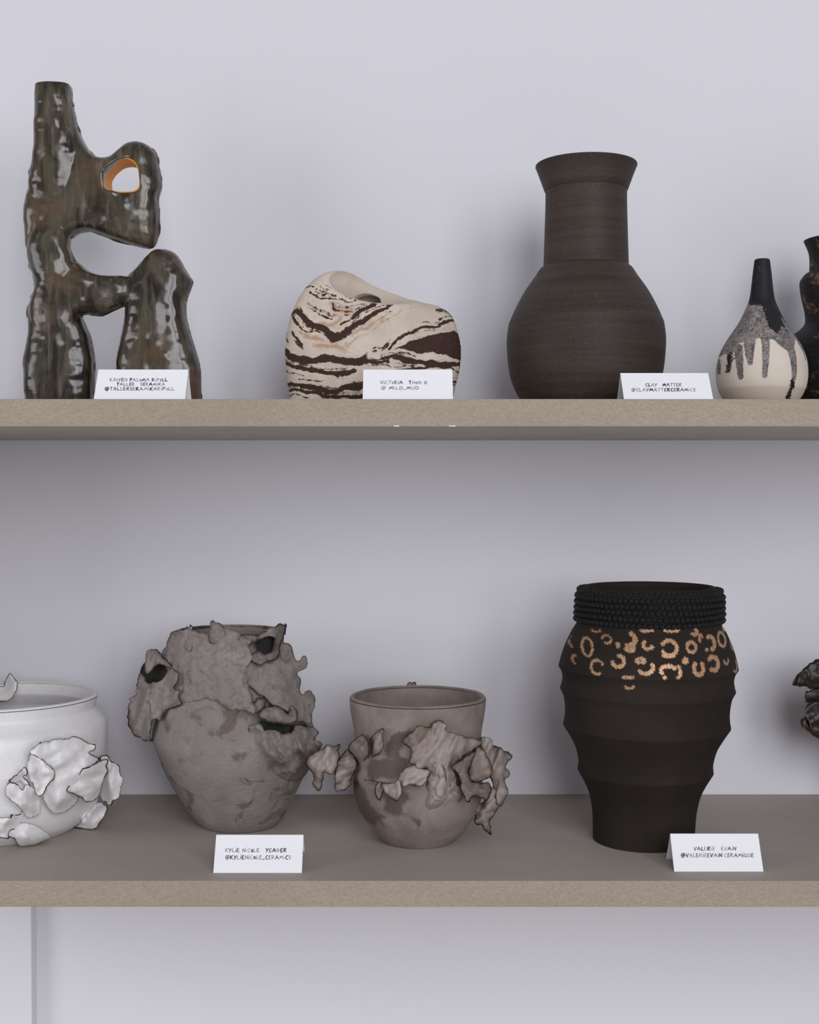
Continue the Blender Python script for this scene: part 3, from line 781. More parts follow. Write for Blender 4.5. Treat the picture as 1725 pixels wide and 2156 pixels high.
# -- grey-brown bowl
pot = Pot(881, 1.40, [(143, 1468), (143, 1474), (141, 1500), (137, 1530), (134, 1560), (134, 1600), (137, 1640), (135, 1670), (125, 1703), (107, 1732), (92, 1752), (77, 1768)], Z_LO)
Yf = float(y_on_low(1788)); pot.Y = Yf + 77 * Yf / F / (1 - 77 / F); pot.k = pot.Y / F
pot.base[:2] = at(881, 1000, pot.Y)[:2]; set_base(pot)
t = root('ruffled_bowl', pot.base, 'grey-brown deep bowl with leafy clay ruffles round its belly, centre of the lower shelf', 'bowl')
rows = refine(shell(pot, 11), 6)
V, Fc, a, y = lumpy(pot, rows, 180, 0.0012, 0.045, 12)
rd = np.where((np.abs(y - 1468) < 2.2) & (np.repeat(rows[:, 0], 180) > 136), 0.0, 60)
Rr = np.repeat(rows[:, 0], 180); P = proj(V); st = np.full(len(P), 60.)
for pl in ([(775,1590),(800,1598),(840,1590),(862,1596),(852,1626),(836,1638),(790,1642),(772,1640)], [(732,1630),(752,1640),(768,1662),(782,1690),(800,1712),(812,1722),(788,1740),(765,1725),(740,1690)], [(812,1668),(850,1660),(868,1680),(850,1696),(846,1712),(836,1722),(826,1716),(806,1706)], [(842,1712),(868,1716),(884,1726),(889,1738),(880,1746),(876,1734),(862,1724)],
           [(820,1548),(860,1535),(880,1545),(850,1570),(840,1600),(815,1600),(812,1570)], [(935,1640),(950,1630),(955,1655),(940,1665)], [(795,1722),(802,1722),(812,1742),(806,1742)]):
    st = np.minimum(st, poly_sd(P, np.array(pl, float)))
st = np.where(np.cos(a) > 0, st, 60.)
mesh_obj('body', V, Fc, BOWLBODY, t, attrs={'rim_distance': rd, 'stain': st})
B_ = [
 ([(643,1604,20),(656,1590,24),(677,1577,26),(688,1568,22),(704,1569,18),(717,1567,16),(711,1580,20),(716,1593,22),(712,1612,26),(701,1628,28),(693,1631,28),(683,1628,26),(680,1641,22),(677,1657,18),(672,1665,16),(659,1652,18),(661,1633,22),(653,1620,22)], 6, (5, 14, 20)),
 ([(731,1577,20),(718,1592,26),(711,1606,28),(704,1631,30),(707,1665,24),(716,1663,24),(725,1665,24),(734,1657,22),(741,1652,20),(740,1640,14),(751,1617,14),(750,1600,14),(741,1585,18)], 5, (5, 12, 70)),
 ([(732,1577,24),(741,1562,26),(752,1553,26),(763,1548,22),(773,1559,22),(776,1572,18),(778,1591,12),(768,1603,4),(758,1640,-4),(748,1640,-4),(752,1605,10),(745,1592,22)], 6, (4, 12, 40)),
 ([(771,1566,6),(785,1550,10),(803,1533,16),(811,1538,18),(805,1548,18),(809,1564,22),(804,1578,22),(792,1592,18),(778,1596,6),(770,1600,-3),(766,1580,-3)], 4, (4, 13, 40)),
 ([(848,1559,34),(861,1545,30),(880,1531,26),(891,1529,24),(907,1530,22),(914,1520,22),(929,1515,24),(939,1528,22),(936,1537,20),(955,1544,22),(981,1551,24),(1008,1556,28),(1012,1567,32),(987,1585,36),(955,1612,28),(962,1640,12),(950,1692,-4),(905,1716,-5),(886,1694,-4),(898,1650,4),(903,1622,14),(882,1619,28),(873,1610,30),(861,1604,32),(867,1580,34),(853,1568,36)], 5, (7, 15, 25)),
 ([(838,1637,16),(853,1620,20),(872,1609,24),(888,1617,28),(907,1622,28),(902,1639,28),(893,1652,26),(880,1657,24),(864,1652,22),(851,1657,18),(843,1650,16)], 5, (4, 12, 60)),
 ([(803,1649,16),(822,1650,20),(840,1642,22),(846,1658,24),(844,1676,24),(837,1688,22),(827,1683,22),(811,1670,20)], 5, (3, 12, 0)),
 ([(788,1663,16),(797,1647,14),(808,1652,12),(806,1668,14),(801,1687,14),(792,1679,16)], 2, (3, 9, 0)),
 ([(745,1640,-4),(765,1640,10),(790,1645,16),(812,1650,14),(838,1640,10),(850,1625,-4),(835,1660,-4),(800,1668,-4),(765,1660,-4)], 3, (3, 14, 0)),
 ([(903,1612,18),(915,1604,26),(926,1604,28),(936,1617,26),(941,1635,22),(936,1654,16),(918,1680,8),(897,1706,-2),(880,1716,-4),(884,1695,-4),(905,1662,-4),(915,1635,8),(913,1620,16)], 4, (3, 12, 0)),
 ([(935,1655,-4),(955,1650,8),(975,1660,6),(965,1690,2),(930,1712,-2),(885,1722,-4),(905,1705,-4)], 4, (4, 12, -55)),
 ([(1008,1572,28),(1025,1590,26),(1036,1622,26),(1031,1637,28),(1010,1645,28),(990,1642,24),(988,1615,20),(998,1590,24)], -3, (3, 14, 60)),
 ([(953,1613,40),(973,1599,40),(997,1583,36),(1003,1584,34),(995,1603,34),(989,1622,30),(993,1643,34),(1012,1648,38),(1027,1646,38),(1035,1660,38),(1032,1679,36),(1024,1688,38),(1016,1682,40),(1006,1678,42),(996,1678,44),(987,1691,42),(978,1682,44),(970,1660,44),(968,1639,44),(960,1626,42)], 6, (5, 12, 70)),
 ([(1013,1555,14),(1024,1553,12),(1035,1559,12),(1040,1569,12),(1053,1573,10),(1062,1579,8),(1077,1587,8),(1077,1597,8),(1064,1612,12),(1072,1623,10),(1073,1633,10),(1064,1641,14),(1070,1660,10),(1070,1668,10),(1064,1684,12),(1051,1700,14),(1045,1680,18),(1040,1660,18),(1034,1641,16),(1034,1618,14),(1022,1595,14)], 5, (7, 13, 20)),
 ([(1027,1664,22),(1040,1657,22),(1051,1668,22),(1052,1697,20),(1043,1713,20),(1033,1729,20),(1034,1745,18),(1035,1759,16),(1026,1755,16),(1018,1746,16),(1013,1736,18),(1005,1737,16),(999,1727,14),(999,1717,8),(985,1706,-3),(995,1690,-3),(1015,1690,12)], 6, (5, 14, 60)),
]
for i, (pts, b, f) in enumerate(B_): sheet(t, pot, 'ruffle', pts, BOWL, bulge=b * 2.2, fold=(f[0] * 1.9, f[1], f[2]), th=5, seed=90 + i, curl=9, iso=2.0)
sheet(t, pot, 'ruffle', [(856,1450,-144),(858,1441,-144),(863,1436,-142),(870,1437,-142),(875,1435,-144),(877,1450,-144)], BOWL, mode='plane', bulge=1, fold=(2, 8, 0), th=5, seed=120, rag=0.6)

# -- dark lustre vessel, almost wholly beyond the right edge
pot = Pot(1930, 1.505, [(78, 1395), (79, 1400), (84, 1430), (98, 1480), (102, 1520), (92, 1580), (76, 1640), (62, 1710)], Z_LO)
set_base(pot)
t = root('ruffled_dark_vase', pot.base, 'dark glossy brown vase with petal folds, only its folds showing at the right edge', 'vase')
rows = refine(shell(pot, 8), 8)
V, Fc, a, y = lumpy(pot, rows, 96, 0.001, 0.04, 22)
mesh_obj('body', V, Fc, METAL, t, attrs={'rim_distance': np.full(len(V), 60.)})
R_ = [
 ([(1668,1438,22),(1680,1419,24),(1698,1402,26),(1709,1394,26),(1725,1386,24),(1750,1384,20),(1800,1392,16),(1862,1410,-3),(1862,1440,-3),(1800,1452,10),(1745,1450,18),(1711,1451,20),(1700,1446,22),(1682,1445,24),(1674,1444,24)], 8, (4, 22, 30)),
 ([(1698,1453,8),(1704,1456,8),(1711,1451,8),(1735,1444,6),(1790,1448,6),(1855,1450,-3),(1855,1480,-3),(1790,1484,6),(1725,1484,6),(1703,1480,10),(1697,1479,10),(1694,1468,10)], 5, (3, 14, 0)),
 ([(1703,1481,16),(1720,1477,18),(1760,1472,14),(1845,1480,-3),(1850,1530,-3),(1790,1545,8),(1735,1548,14),(1712,1540,16),(1704,1520,18),(1698,1507,18),(1696,1498,18),(1697,1487,16)], 5, (4, 14, 60)),
 ([(1687,1515,6),(1697,1508,8),(1706,1520,8),(1730,1530,6),(1780,1530,6),(1845,1530,-3),(1840,1570,-3),(1780,1572,4),(1725,1556,8),(1708,1545,10),(1698,1537,10),(1689,1530,8),(1685,1522,8)], 5, (4, 14, 30)),
]
for i, (pts, b, f) in enumerate(R_): sheet(t, pot, 'petal', pts, METAL, bulge=b, fold=f, th=5, seed=140 + i, rag=0.8)

# ------------------------------------------------------------------ hand-built forms (implicit surfaces)
def surface_nets(f):
    s = f < 0
    nx, ny, nz = f.shape
    cnt = np.zeros((nx - 1, ny - 1, nz - 1), np.int8)
    cs = [(i, j, k) for i in (0, 1) for j in (0, 1) for k in (0, 1)]
    for i, j, k in cs: cnt += s[i:nx - 1 + i, j:ny - 1 + j, k:nz - 1 + k]
    act = np.argwhere((cnt > 0) & (cnt < 8))
    idx = np.full(cnt.shape, -1, np.int64); idx[tuple(act.T)] = np.arange(len(act))
    val = np.stack([f[act[:, 0] + i, act[:, 1] + j, act[:, 2] + k] for i, j, k in cs], 1)
    pos = np.zeros((len(act), 3)); num = np.zeros(len(act))
    for a_ in range(8):
        for b_ in range(a_ + 1, 8):
            ca, cb = np.array(cs[a_]), np.array(cs[b_])
            if np.abs(ca - cb).sum() != 1: continue
            fa, fb = val[:, a_], val[:, b_]
            m = (fa < 0) != (fb < 0)
            tt = fa[m] / (fa[m] - fb[m])
            pos[m] += ca + tt[:, None] * (cb - ca); num[m] += 1
    V = act + pos / num[:, None]
    quads = []
    for ax in range(3):
        sl0 = [slice(1, -1)] * 3; sl1 = [slice(1, -1)] * 3
        sl0[ax] = slice(0, -1); sl1[ax] = slice(1, None)
        a_, b_ = s[tuple(sl0)], s[tuple(sl1)]
        e = np.argwhere(a_ != b_); st = a_[tuple(e.T)]
        o = np.array([1, 1, 1]); o[ax] = 0
        e = e + o
        u, v = [(1, 2), (2, 0), (0, 1)][ax]
        def cell(du, dv):
            c = e.copy(); c[:, u] += du; c[:, v] += dv
            return idx[c[:, 0], c[:, 1], c[:, 2]]
        q = np.stack([cell(-1, -1), cell(0, -1), cell(0, 0), cell(-1, 0)], 1)
        q[~st] = q[~st][:, ::-1]
        quads.append(q)
    return V, np.vstack(quads)
def relax(V, Q, it, lam=0.5):
    e = np.vstack([Q[:, [0, 1]], Q[:, [1, 2]], Q[:, [2, 3]], Q[:, [3, 0]]])
    deg = np.bincount(e.ravel(), minlength=len(V))
    for k in range(it):
        l = lam if k % 2 == 0 else -lam * 1.04
        S = np.stack([np.bincount(e[:, 0], V[e[:, 1], c], len(V)) + np.bincount(e[:, 1], V[e[:, 0], c], len(V)) for c in range(3)], -1)
        V = V + l * (S / deg[:, None] - V)
    return V
def inflate(poly, X, Y, c=3.0):
    """smooth cushion height (squared) inside poly on the grid, minus squared distance outside"""
    P = np.stack([X.ravel(), Y.ravel()], -1)
    d = poly_sd(P, poly).reshape(X.shape); m = d < 0
    h = abs(X[1, 0] - X[0, 0])
    u = np.where(m, d * d, 0.0)
    for it in range(1400):
        nb2 = np.zeros_like(u)
        nb2[1:] += u[:-1]; nb2[:-1] += u[1:]; nb2[:, 1:] += u[:, :-1]; nb2[:, :-1] += u[:, 1:]
        u = np.where(m, (nb2 + c * h * h) / 4, 0)
    # exact rim: cushion slope continued to the true outline
    return np.where(m, np.maximum(u, 0.0) * np.clip(-d / (0.8 * h), 0, 1) + 0.01, -d * d)
def smin(a, b, k):
    h = np.clip(0.5 + 0.5 * (b - a) / k, 0, 1)
    return b + (a - b) * h - k * h * (1 - h)

# -- glossy hollow figure
Ys = 1.43; ks = Ys / F
zb = CY - F * math.tan(math.atan((Z_UP - CAMZ) / Ys) + PITCH)       # photo y of its foot
step = 2.2
gx = np.arange(36, 440, step); gz_ = np.arange(156, zb + 14, step); gy = np.arange(-80, 80, step)
X2, Z2 = np.meshgrid(gx, gz_, indexing='ij')
comps = [
 (catmull([(79,176),(82,172),(96,171),(122,170),(147,172),(152,178),(152.6,215),(158,237),(163,265),(170,283),(183,308),(196,325),(211,334),(224,336),(239,330),(252,318),(265,305),(278,300),(293,299),(308,304),(321,314),(330,326),(333,342),(336,358),(341,385),(339,400),(333,418),(336,445),(335,478),(333,500),(326,519),(313,524),(288,519),(262,511),(237,503),(198,489),(178,487),(163,491),(152,500),(120,515),(80,535),(56,525),(54.5,497),(53,450),(54,430),(61,405),(71,370),(76.6,330),(77,300),(78,240)], 4, True), 0, 46),
 (catmull([(79,176),(82,172),(96,171),(122,170),(147,172),(152,178),(152.6,215),(157,260),(165,300),(168,350),(150,410),(110,430),(75,420),(66,385),(74,340),(77,300),(78,240)], 4, True), -12, 52),
 (catmull([(88,482),(115,478),(140,486),(152,505),(152,525),(158,542),(160,570),(140,600),(105,605),(82,590),(68,562),(64,530),(72,500)], 4, True), -18, 44),
 (catmull([(62,560),(90,550),(140,555),(168,556),(183,568),(199,577),(224,582),(267,583),(290,590),(290,620),(275,640),(266,645),(245,653),(224,663),(211,666),(185,664),(168,668),(150,692),(110,706),(80,692),(68,655),(72,630),(78,610),(78,595),(74,580)], 4, True), -10, 40),
 (catmull([(64,640),(82,602),(118,592),(148,618),(166,656),(172,666),(183,690),(191,710),(196,740),(199,765),(198,800),(196,838),(190,zb + 12),(60,zb + 12),(54,838),(52,785),(50,757),(58,725),(61.6,700),(61.6,655)], 4, True), 2, 50),
 (catmull([(270,583),(285,568),(300,550),(313,535),(326,526),(339,524),(357,527),(370,535),(382,551),(390,567),(400,582),(406,592),(403,605),(395,625),(391,645),(392.5,670),(400,700),(408,725),(415,748),(422,780),(423,838),(420,zb + 12),(252,zb + 12),(249,838),(246,770),(252,730),(260,690),(265,650),(262,620)], 4, True), 4, 56),
]
fld = None
n3 = None
KS = [6.0, 14.0, 12.0, 13.0, 18.0, 10.0]
for ci, (poly, y0, H) in enumerate(comps):
    u = inflate(poly, X2, Z2)
    hh = np.sqrt(np.maximum(u, 0)); hh = H * np.tanh(hh / H)
    h2 = np.where(u > 0, hh * hh, u)
    yy = gy[None, None, :] - y0
    f = (yy * yy - h2[:, :, None]) / (np.abs(yy) + np.sqrt(np.abs(h2))[:, :, None] + 2.0)
    kk = KS[ci] if ci < 5 else (1.5 + 9.0 * np.clip((Z2 - 545) / 40, 0, 1))[:, :, None]
    fld = f if fld is None else smin(fld, f, kk)
hole = catmull([(225,378),(231,364),(243,352),(257,344),(275,342),(291,350),(299,366),(302,385),(301,403),(290,412),(265,414),(245,411),(230,404)], 4, True)
hsd = poly_sd(np.stack([X2.ravel(), Z2.ravel()], -1), hole).reshape(X2.shape)[:, :, None]
fld = -smin(-fld, hsd + 0 * fld, 4.0)
G3 = np.stack(np.meshgrid(gx, gz_, gy, indexing='ij'), -1)
for i in range(0, len(gx), 40):
    g = G3[i:i + 40].reshape(-1, 3)
    fld[i:i + 40] += (2.2 * vnoise(g / 30.0, 4) + 1.3 * vnoise(g / np.array([22., 13., 22.]), 6)).reshape(fld[i:i + 40].shape)
neck = np.hypot(X2 - 116, 0)[:, :, None] ** 2 + gy[None, None, :] ** 2
bore = np.maximum(np.sqrt(neck) - 25, Z2[:, :, None] - 250)
fld = np.maximum(fld, -bore)                                       # open neck
fld = np.maximum(fld, (Z2 - zb)[:, :, None])                       # flat foot on the shelf
fld = np.maximum(fld, (183 - Z2)[:, :, None])
V, Q = surface_nets(fld)
V = relax(V, Q, 8)
PX = gx[0] + V[:, 0] * step; PY = gz_[0] + V[:, 1] * step; DY = gy[0] + V[:, 2] * step
PY = np.minimum(PY, zb)
Wv = at(PX, PY, Ys); Wv[:, 1] += DY * ks
t = root('hollow_figure', (float(at(230, 800, Ys)[0]), Ys, Z_UP), 'tall glossy olive-brown hollow sculpture with an ochre-lined eye hole, upper left', 'sculpture')
mesh_obj('body', Wv, Q[:, ::-1], GLAZE, t)
# ochre lining of the eye hole
hu = inflate(comps[0][0], X2, Z2); hh = 46 * np.tanh(np.sqrt(np.maximum(hu, 0)) / 46)
hp = catmull([(225,378),(231,364),(243,352),(257,344),(275,342),(291,350),(299,366),(302,385),(301,403),(290,412),(265,414),(245,411),(230,404)], 8, True)
cen = hp.mean(0)
ix = np.clip(((hp[:, 0] - gx[0]) / step).astype(int), 0, len(gx) - 1); iz = np.clip(((hp[:, 1] - gz_[0]) / step).astype(int), 0, len(gz_) - 1)
hd = hh[ix, iz]; hd = np.convolve(np.concatenate([hd[-4:], hd, hd[:4]]), np.ones(9) / 9, 'valid')
rows_v = []; nh = len(hp)
for sgn in np.linspace(-1, 1, 9):
    p = cen + (hp - cen) * 0.975
    w = at(p[:, 0], p[:, 1], Ys); w[:, 1] += sgn * np.maximum(hd - 0.5, 4) * ks; rows_v.append(w)
for sgn in np.linspace(1, -1, 9):
    p = cen + (hp - cen) * 1.03
    w = at(p[:, 0], p[:, 1], Ys); w[:, 1] += sgn * np.maximum(hd - 3, 4) * ks; rows_v.append(w)
Vl = np.vstack(rows_v); nr = len(rows_v)
Fl = [(i * nh + j, i * nh + (j + 1) % nh, ((i + 1) % nr) * nh + (j + 1) % nh, ((i + 1) % nr) * nh + j) for i in range(nr) for j in range(nh)]
o = mesh_obj('hole_lining', Vl, Fl, OCHRE, t); o['label'] = 'bright ochre lining of the eye hole'

# -- marbled pebble vase
Yp = 1.405; kp = Yp / F
zb = CY - F * math.tan(math.atan((Z_UP - CAMZ) / Yp) + PITCH)
step = 1.7
gx = np.arange(590, 982, step); gz_ = np.arange(556, zb + 8, step); gy = np.arange(-100, 130, step)
X2, Z2 = np.meshgrid(gx, gz_, indexing='ij')
outl = catmull([(612,838),(606,805),(602,765),(602,730),(606,695),(615,660),(631,625),(652,598),(676,580),(704,571),(738,571),(772,580),(806,594),(836,610),(862,628),(890,638),(920,645),(942,656),(956,675),(965,705),(970,735),(968,775),(961,805),(953,838),(942,zb + 6),(622,zb + 6)], 4, True)
u = inflate(outl, X2, Z2, 2.6)
H = 88.0
hh = H * np.tanh(np.sqrt(np.maximum(u, 0)) / H); h2 = np.where(u > 0, hh * hh, u)
yy = gy[None, None, :]
yb = np.where(yy > 0, yy / 1.3, yy)
fld = (yb * yb - h2[:, :, None]) / (np.abs(yb) + np.sqrt(np.abs(h2))[:, :, None] + 2.0)
X3 = X2[:, :, None]; Z3 = Z2[:, :, None]
a_ = math.radians(4)
ux = (X3 - 806) * math.cos(a_) + (Z3 - 596) * math.sin(a_); uz = -(X3 - 806) * math.sin(a_) + (Z3 - 596) * math.cos(a_)
qy = yy + 54
e = np.sqrt((ux / 112) ** 2 + (qy / 94) ** 2 + (uz / 51) ** 2)
cut = (e - 1) * 50
fld = -smin(-fld, cut, 8.0)
# mouth of the vase in the hollow
hx = (X3 - 774); hyy = (yy - 14); hz = (Z3 - 636)
ax = np.array([0.05, 0.93, 0.36]); ax /= np.linalg.norm(ax)
dt = hx * ax[0] + hyy * ax[1] + hz * ax[2]
rad = np.sqrt(np.maximum(hx ** 2 + hyy ** 2 + hz ** 2 - dt ** 2, 0))
hol = np.maximum(rad - 27, np.abs(dt + 12) - 40)
hol = np.minimum(hol, np.sqrt((X3 - 785) ** 2 + (yy - 10) ** 2 + (Z3 - 742) ** 2) - 72)
hol = np.minimum(hol, np.sqrt(((X3 - 780) / 1.4) ** 2 + (yy - 46) ** 2 + (Z3 - 654) ** 2) - 37)

fld = -smin(-fld, hol, 4.0)
fld = np.maximum(fld, (Z2 - zb)[:, :, None] + 0 * yy)
V, Q = surface_nets(fld)
V = relax(V, Q, 10)
PX = gx[0] + V[:, 0] * step; PY = np.minimum(gz_[0] + V[:, 1] * step, zb); DY = gy[0] + V[:, 2] * step
Wv = at(PX, PY, Yp); Wv[:, 1] += DY * kp
wn = np.stack([PX / 26, PY / 26, DY / 40], -1)
wx = 4.0 * fbm(wn, 2, 31); wy = 4.0 * fbm(wn + 40, 2, 33)
P = np.stack([570 + 0 * PX, PY], -1)
P = np.stack([PX + wx + DY.clip(0, None) * 0.4, PY + wy], -1)
def mz(pts): return np.array([(570 + x / 3.92, 540 + y_ / 3.92) for x, y_ in pts])
dark = np.full(len(P), 1e3); tanb = np.full(len(P), 1e3)
lines = [([(195,500),(230,480),(270,520),(350,600),(450,640),(520,690),(580,710)], 34, 64), ([(560,700),(620,690),(720,610),(800,560),(900,490),(1000,430),(1080,390)], 60, 14), ([(600,610),(700,540),(800,470),(900,410),(1000,385),(1110,380)], 14, 20),
 ([(680,555),(760,490),(860,430)], 30, 38), ([(205,530),(240,590),(300,640),(390,662)], 26, 6), ([(350,320),(390,340),(440,375),(530,382)], 26, 12), ([(580,385),(650,415),(760,395),(850,385)], 14, 8), ([(390,280),(460,320),(500,340),(560,360)], 7, 9), ([(440,320),(450,350),(480,345)], 6, 8),
 ([(330,460),(380,490),(440,530),(530,545)], 8, 16), ([(520,430),(540,480),(600,490),(680,500)], 12, 12), ([(190,650),(220,700),(280,745)], 16, 26), ([(140,640),(150,720)], 14, 14), ([(300,270),(360,265)], 8, 6), ([(470,250),(520,290)], 6, 6),
 ([(110,790),(200,840),(300,870),(420,880)], 60, 60), ([(400,880),(480,860),(600,880),(700,890),(780,890)], 64, 70), ([(780,900),(900,915),(980,900)], 40, 24), ([(110,890),(250,930),(380,962),(450,985),(560,992),(700,970)], 30, 42), ([(130,960),(300,1010)], 10, 8), ([(250,1040),(450,1062)], 10, 10), ([(440,985),(560,1010)], 30, 30),
 ([(140,1060),(300,1090),(420,1110),(520,1130),(640,1100),(780,1085)], 24, 44), ([(150,1110),(400,1135),(480,1170),(800,1160)], 24, 36), ([(160,1150),(330,1165)], 10, 14),
 ([(990,800),(1020,750),(1090,690),(1170,660),(1250,620),(1380,600),(1390,580),(1500,545)], 22, 24), ([(930,880),(1020,855),(1110,875),(1250,900),(1400,915),(1570,890)], 30, 44), ([(1000,850),(1100,830),(1180,850)], 10, 14), ([(1370,455),(1430,460),(1500,500)], 22, 14),
 ([(780,880),(850,800),(920,770),(990,720)], 6, 9), ([(900,780),(930,770)], 20, 16), ([(950,490),(1000,480)], 14, 14), ([(1490,945),(1560,985)], 16, 20), ([(1000,960),(1250,940),(1480,930)], 24, 20), ([(640,640),(760,560)], 10, 10), ([(900,1060),(1300,1020),(1540,1060)], 30, 20)]
extra = []
for pts, w0, w1 in lines:
    p = np.array(pts, float)
    if len(p) < 3: continue
    for _ in range(2):
        o_ = random.choice((-1, 1)) * random.uniform(22, 40)
        i0 = random.randrange(0, len(p) - 2); q_ = p[i0:i0 + random.choice((3, 4))] + np.array([random.uniform(-15, 15), o_])
        extra.append((q_.tolist(), random.uniform(2, 6), random.uniform(4, 9)))
for pts, w0, w1 in lines + extra:
    q = catmull(mz(pts), 4); d, bi, bt = seg_dist(P, q[:-1], q[1:])
    w = (w0 + (w1 - w0) * (bi + bt) / (len(q) - 1)) / 3.92 / 2
    dark = np.minimum(dark, d - w)
dark = np.minimum(dark, poly_sd(P, mz([(1050,795),(1150,725),(1250,690),(1440,645),(1560,630),(1700,700),(1700,860),(1560,850),(1450,845),(1300,830),(1150,815)])))
for pts, w in (([(520,430),(560,480),(680,495)], 40), ([(430,600),(520,605),(580,570),(600,540)], 34), ([(700,690),(800,620),(900,560),(1000,490)], 14), ([(660,780),(760,700),(900,600),(1080,480)], 8), ([(260,650),(330,690),(430,720)], 30), ([(380,770),(520,760),(640,790)], 22), ([(330,430),(450,500),(560,520)], 10)):
    q = catmull(mz(pts), 4); d, bi, bt = seg_dist(P, q[:-1], q[1:]); tanb = np.minimum(tanb, d - w / 3.92 / 2)
# the pale plain skin of the hollow carries no bands
inh = (np.abs(-(PX - 806) * math.sin(a_) + (PY - 596) * math.cos(a_)) / 51)
ee = np.sqrt((((PX - 806) * math.cos(a_) + (PY - 596) * math.sin(a_)) / 112) ** 2 + ((DY + 54) / 94) ** 2 + inh ** 2)
dark = np.where(ee < 1.035, 40, dark); tanb = np.where(ee < 1.035, 40, tanb)
o = mesh_obj('pebble_vase', Wv, Q[:, ::-1], MARBLE, None, loc=(float(at(785, 800, Yp)[0]), Yp, Z_UP), attrs={'dark_band': np.clip(dark, -30, 60), 'tan_band': np.clip(tanb, -30, 60)})
tag(o, 'rounded pebble vase of cream clay marbled with dark brown bands, mouth in a hollow', 'vase')

# ------------------------------------------------------------------ name cards
FONT = {
 'A': (.78, [[(0, 0), (.38, 1), (.76, -.02)], [(.14, .36), (.66, .4)]]), 'C': (.56, [[(.55, .92), (.28, .95), (.04, .5), (.2, .08), (.56, .04)]]),
 'D': (.68, [[(.06, 1), (.04, 0)], [(.0, .98), (.5, .8), (.66, .42), (.4, .06), (.04, 0)]]), 'E': (.56, [[(.52, 1), (.06, .96), (.04, 0), (.55, .04)], [(.05, .5), (.46, .53)]]),
 'G': (.74, [[(.5, .95), (.2, .85), (.03, .45), (.25, .04), (.5, .1), (.52, .5)], [(.32, .52), (.74, .55)]]), 'H': (.68, [[(.04, 1), (.06, 0)], [(.6, 1), (.62, 0)], [(.06, .48), (.62, .52)]]),
 'I': (.2, [[(.08, .92), (.1, 0)]]), 'i': (.2, [[(.08, .75), (.1, 0)], [(.06, 1.16), (.12, 1.22)]]), 'K': (.66, [[(.06, 1), (.04, 0)], [(.6, 1), (.08, .45), (.64, -.02)]]),
 'L': (.54, [[(.06, 1), (.04, .02), (.54, .05)]]), 'M': (.86, [[(0, 0), (.26, .82), (.4, .25), (.68, .86), (.84, 0)]]), 'N': (.68, [[(.04, 0), (.08, .95), (.56, .03), (.64, 1)]]),
 'O': (.5, [[(.3, .72), (.06, .5), (.14, .1), (.38, .1), (.48, .45), (.3, .72)]]), 'P': (.56, [[(.08, 1), (.04, -.05)], [(.02, .95), (.42, .98), (.5, .65), (.08, .45)]]),
 'Q': (.8, [[(.4, .95), (.06, .6), (.12, .1), (.5, .05), (.62, .5), (.4, .95)], [(.4, .25), (.8, -.1)]]), 'R': (.66, [[(.06, 1), (.04, 0)], [(.02, .96), (.44, .96), (.48, .66), (.08, .46), (.66, .0)]]),
 'S': (.46, [[(.44, .9), (.14, .92), (.1, .62), (.4, .4), (.36, .06), (.02, .08)]]), 'T': (.62, [[(0, .98), (.62, 1)], [(.3, .98), (.28, 0)]]),
 'U': (.62, [[(.04, 1), (.08, .2), (.3, .02), (.52, .2), (.6, 1)]]), 'V': (.62, [[(0, .95), (.24, 0), (.62, 1)]]), 'Y': (.6, [[(.0, 1), (.26, .48)], [(.6, 1), (.12, -.06)]]),
 '@': (1.0, [[(.62, .62), (.38, .6), (.34, .3), (.56, .28), (.62, .62), (.66, .25), (.9, .4), (.86, .85), (.5, 1.02), (.12, .8), (.06, .3), (.36, -.1), (.74, -.06)]]),
 '_': (.5, [[(0, -.04), (.46, -.02)]]), '.': (.2, [[(.06, .02), (.12, .0)]]), ' ': (.62, []), '~': (.32, []),
}
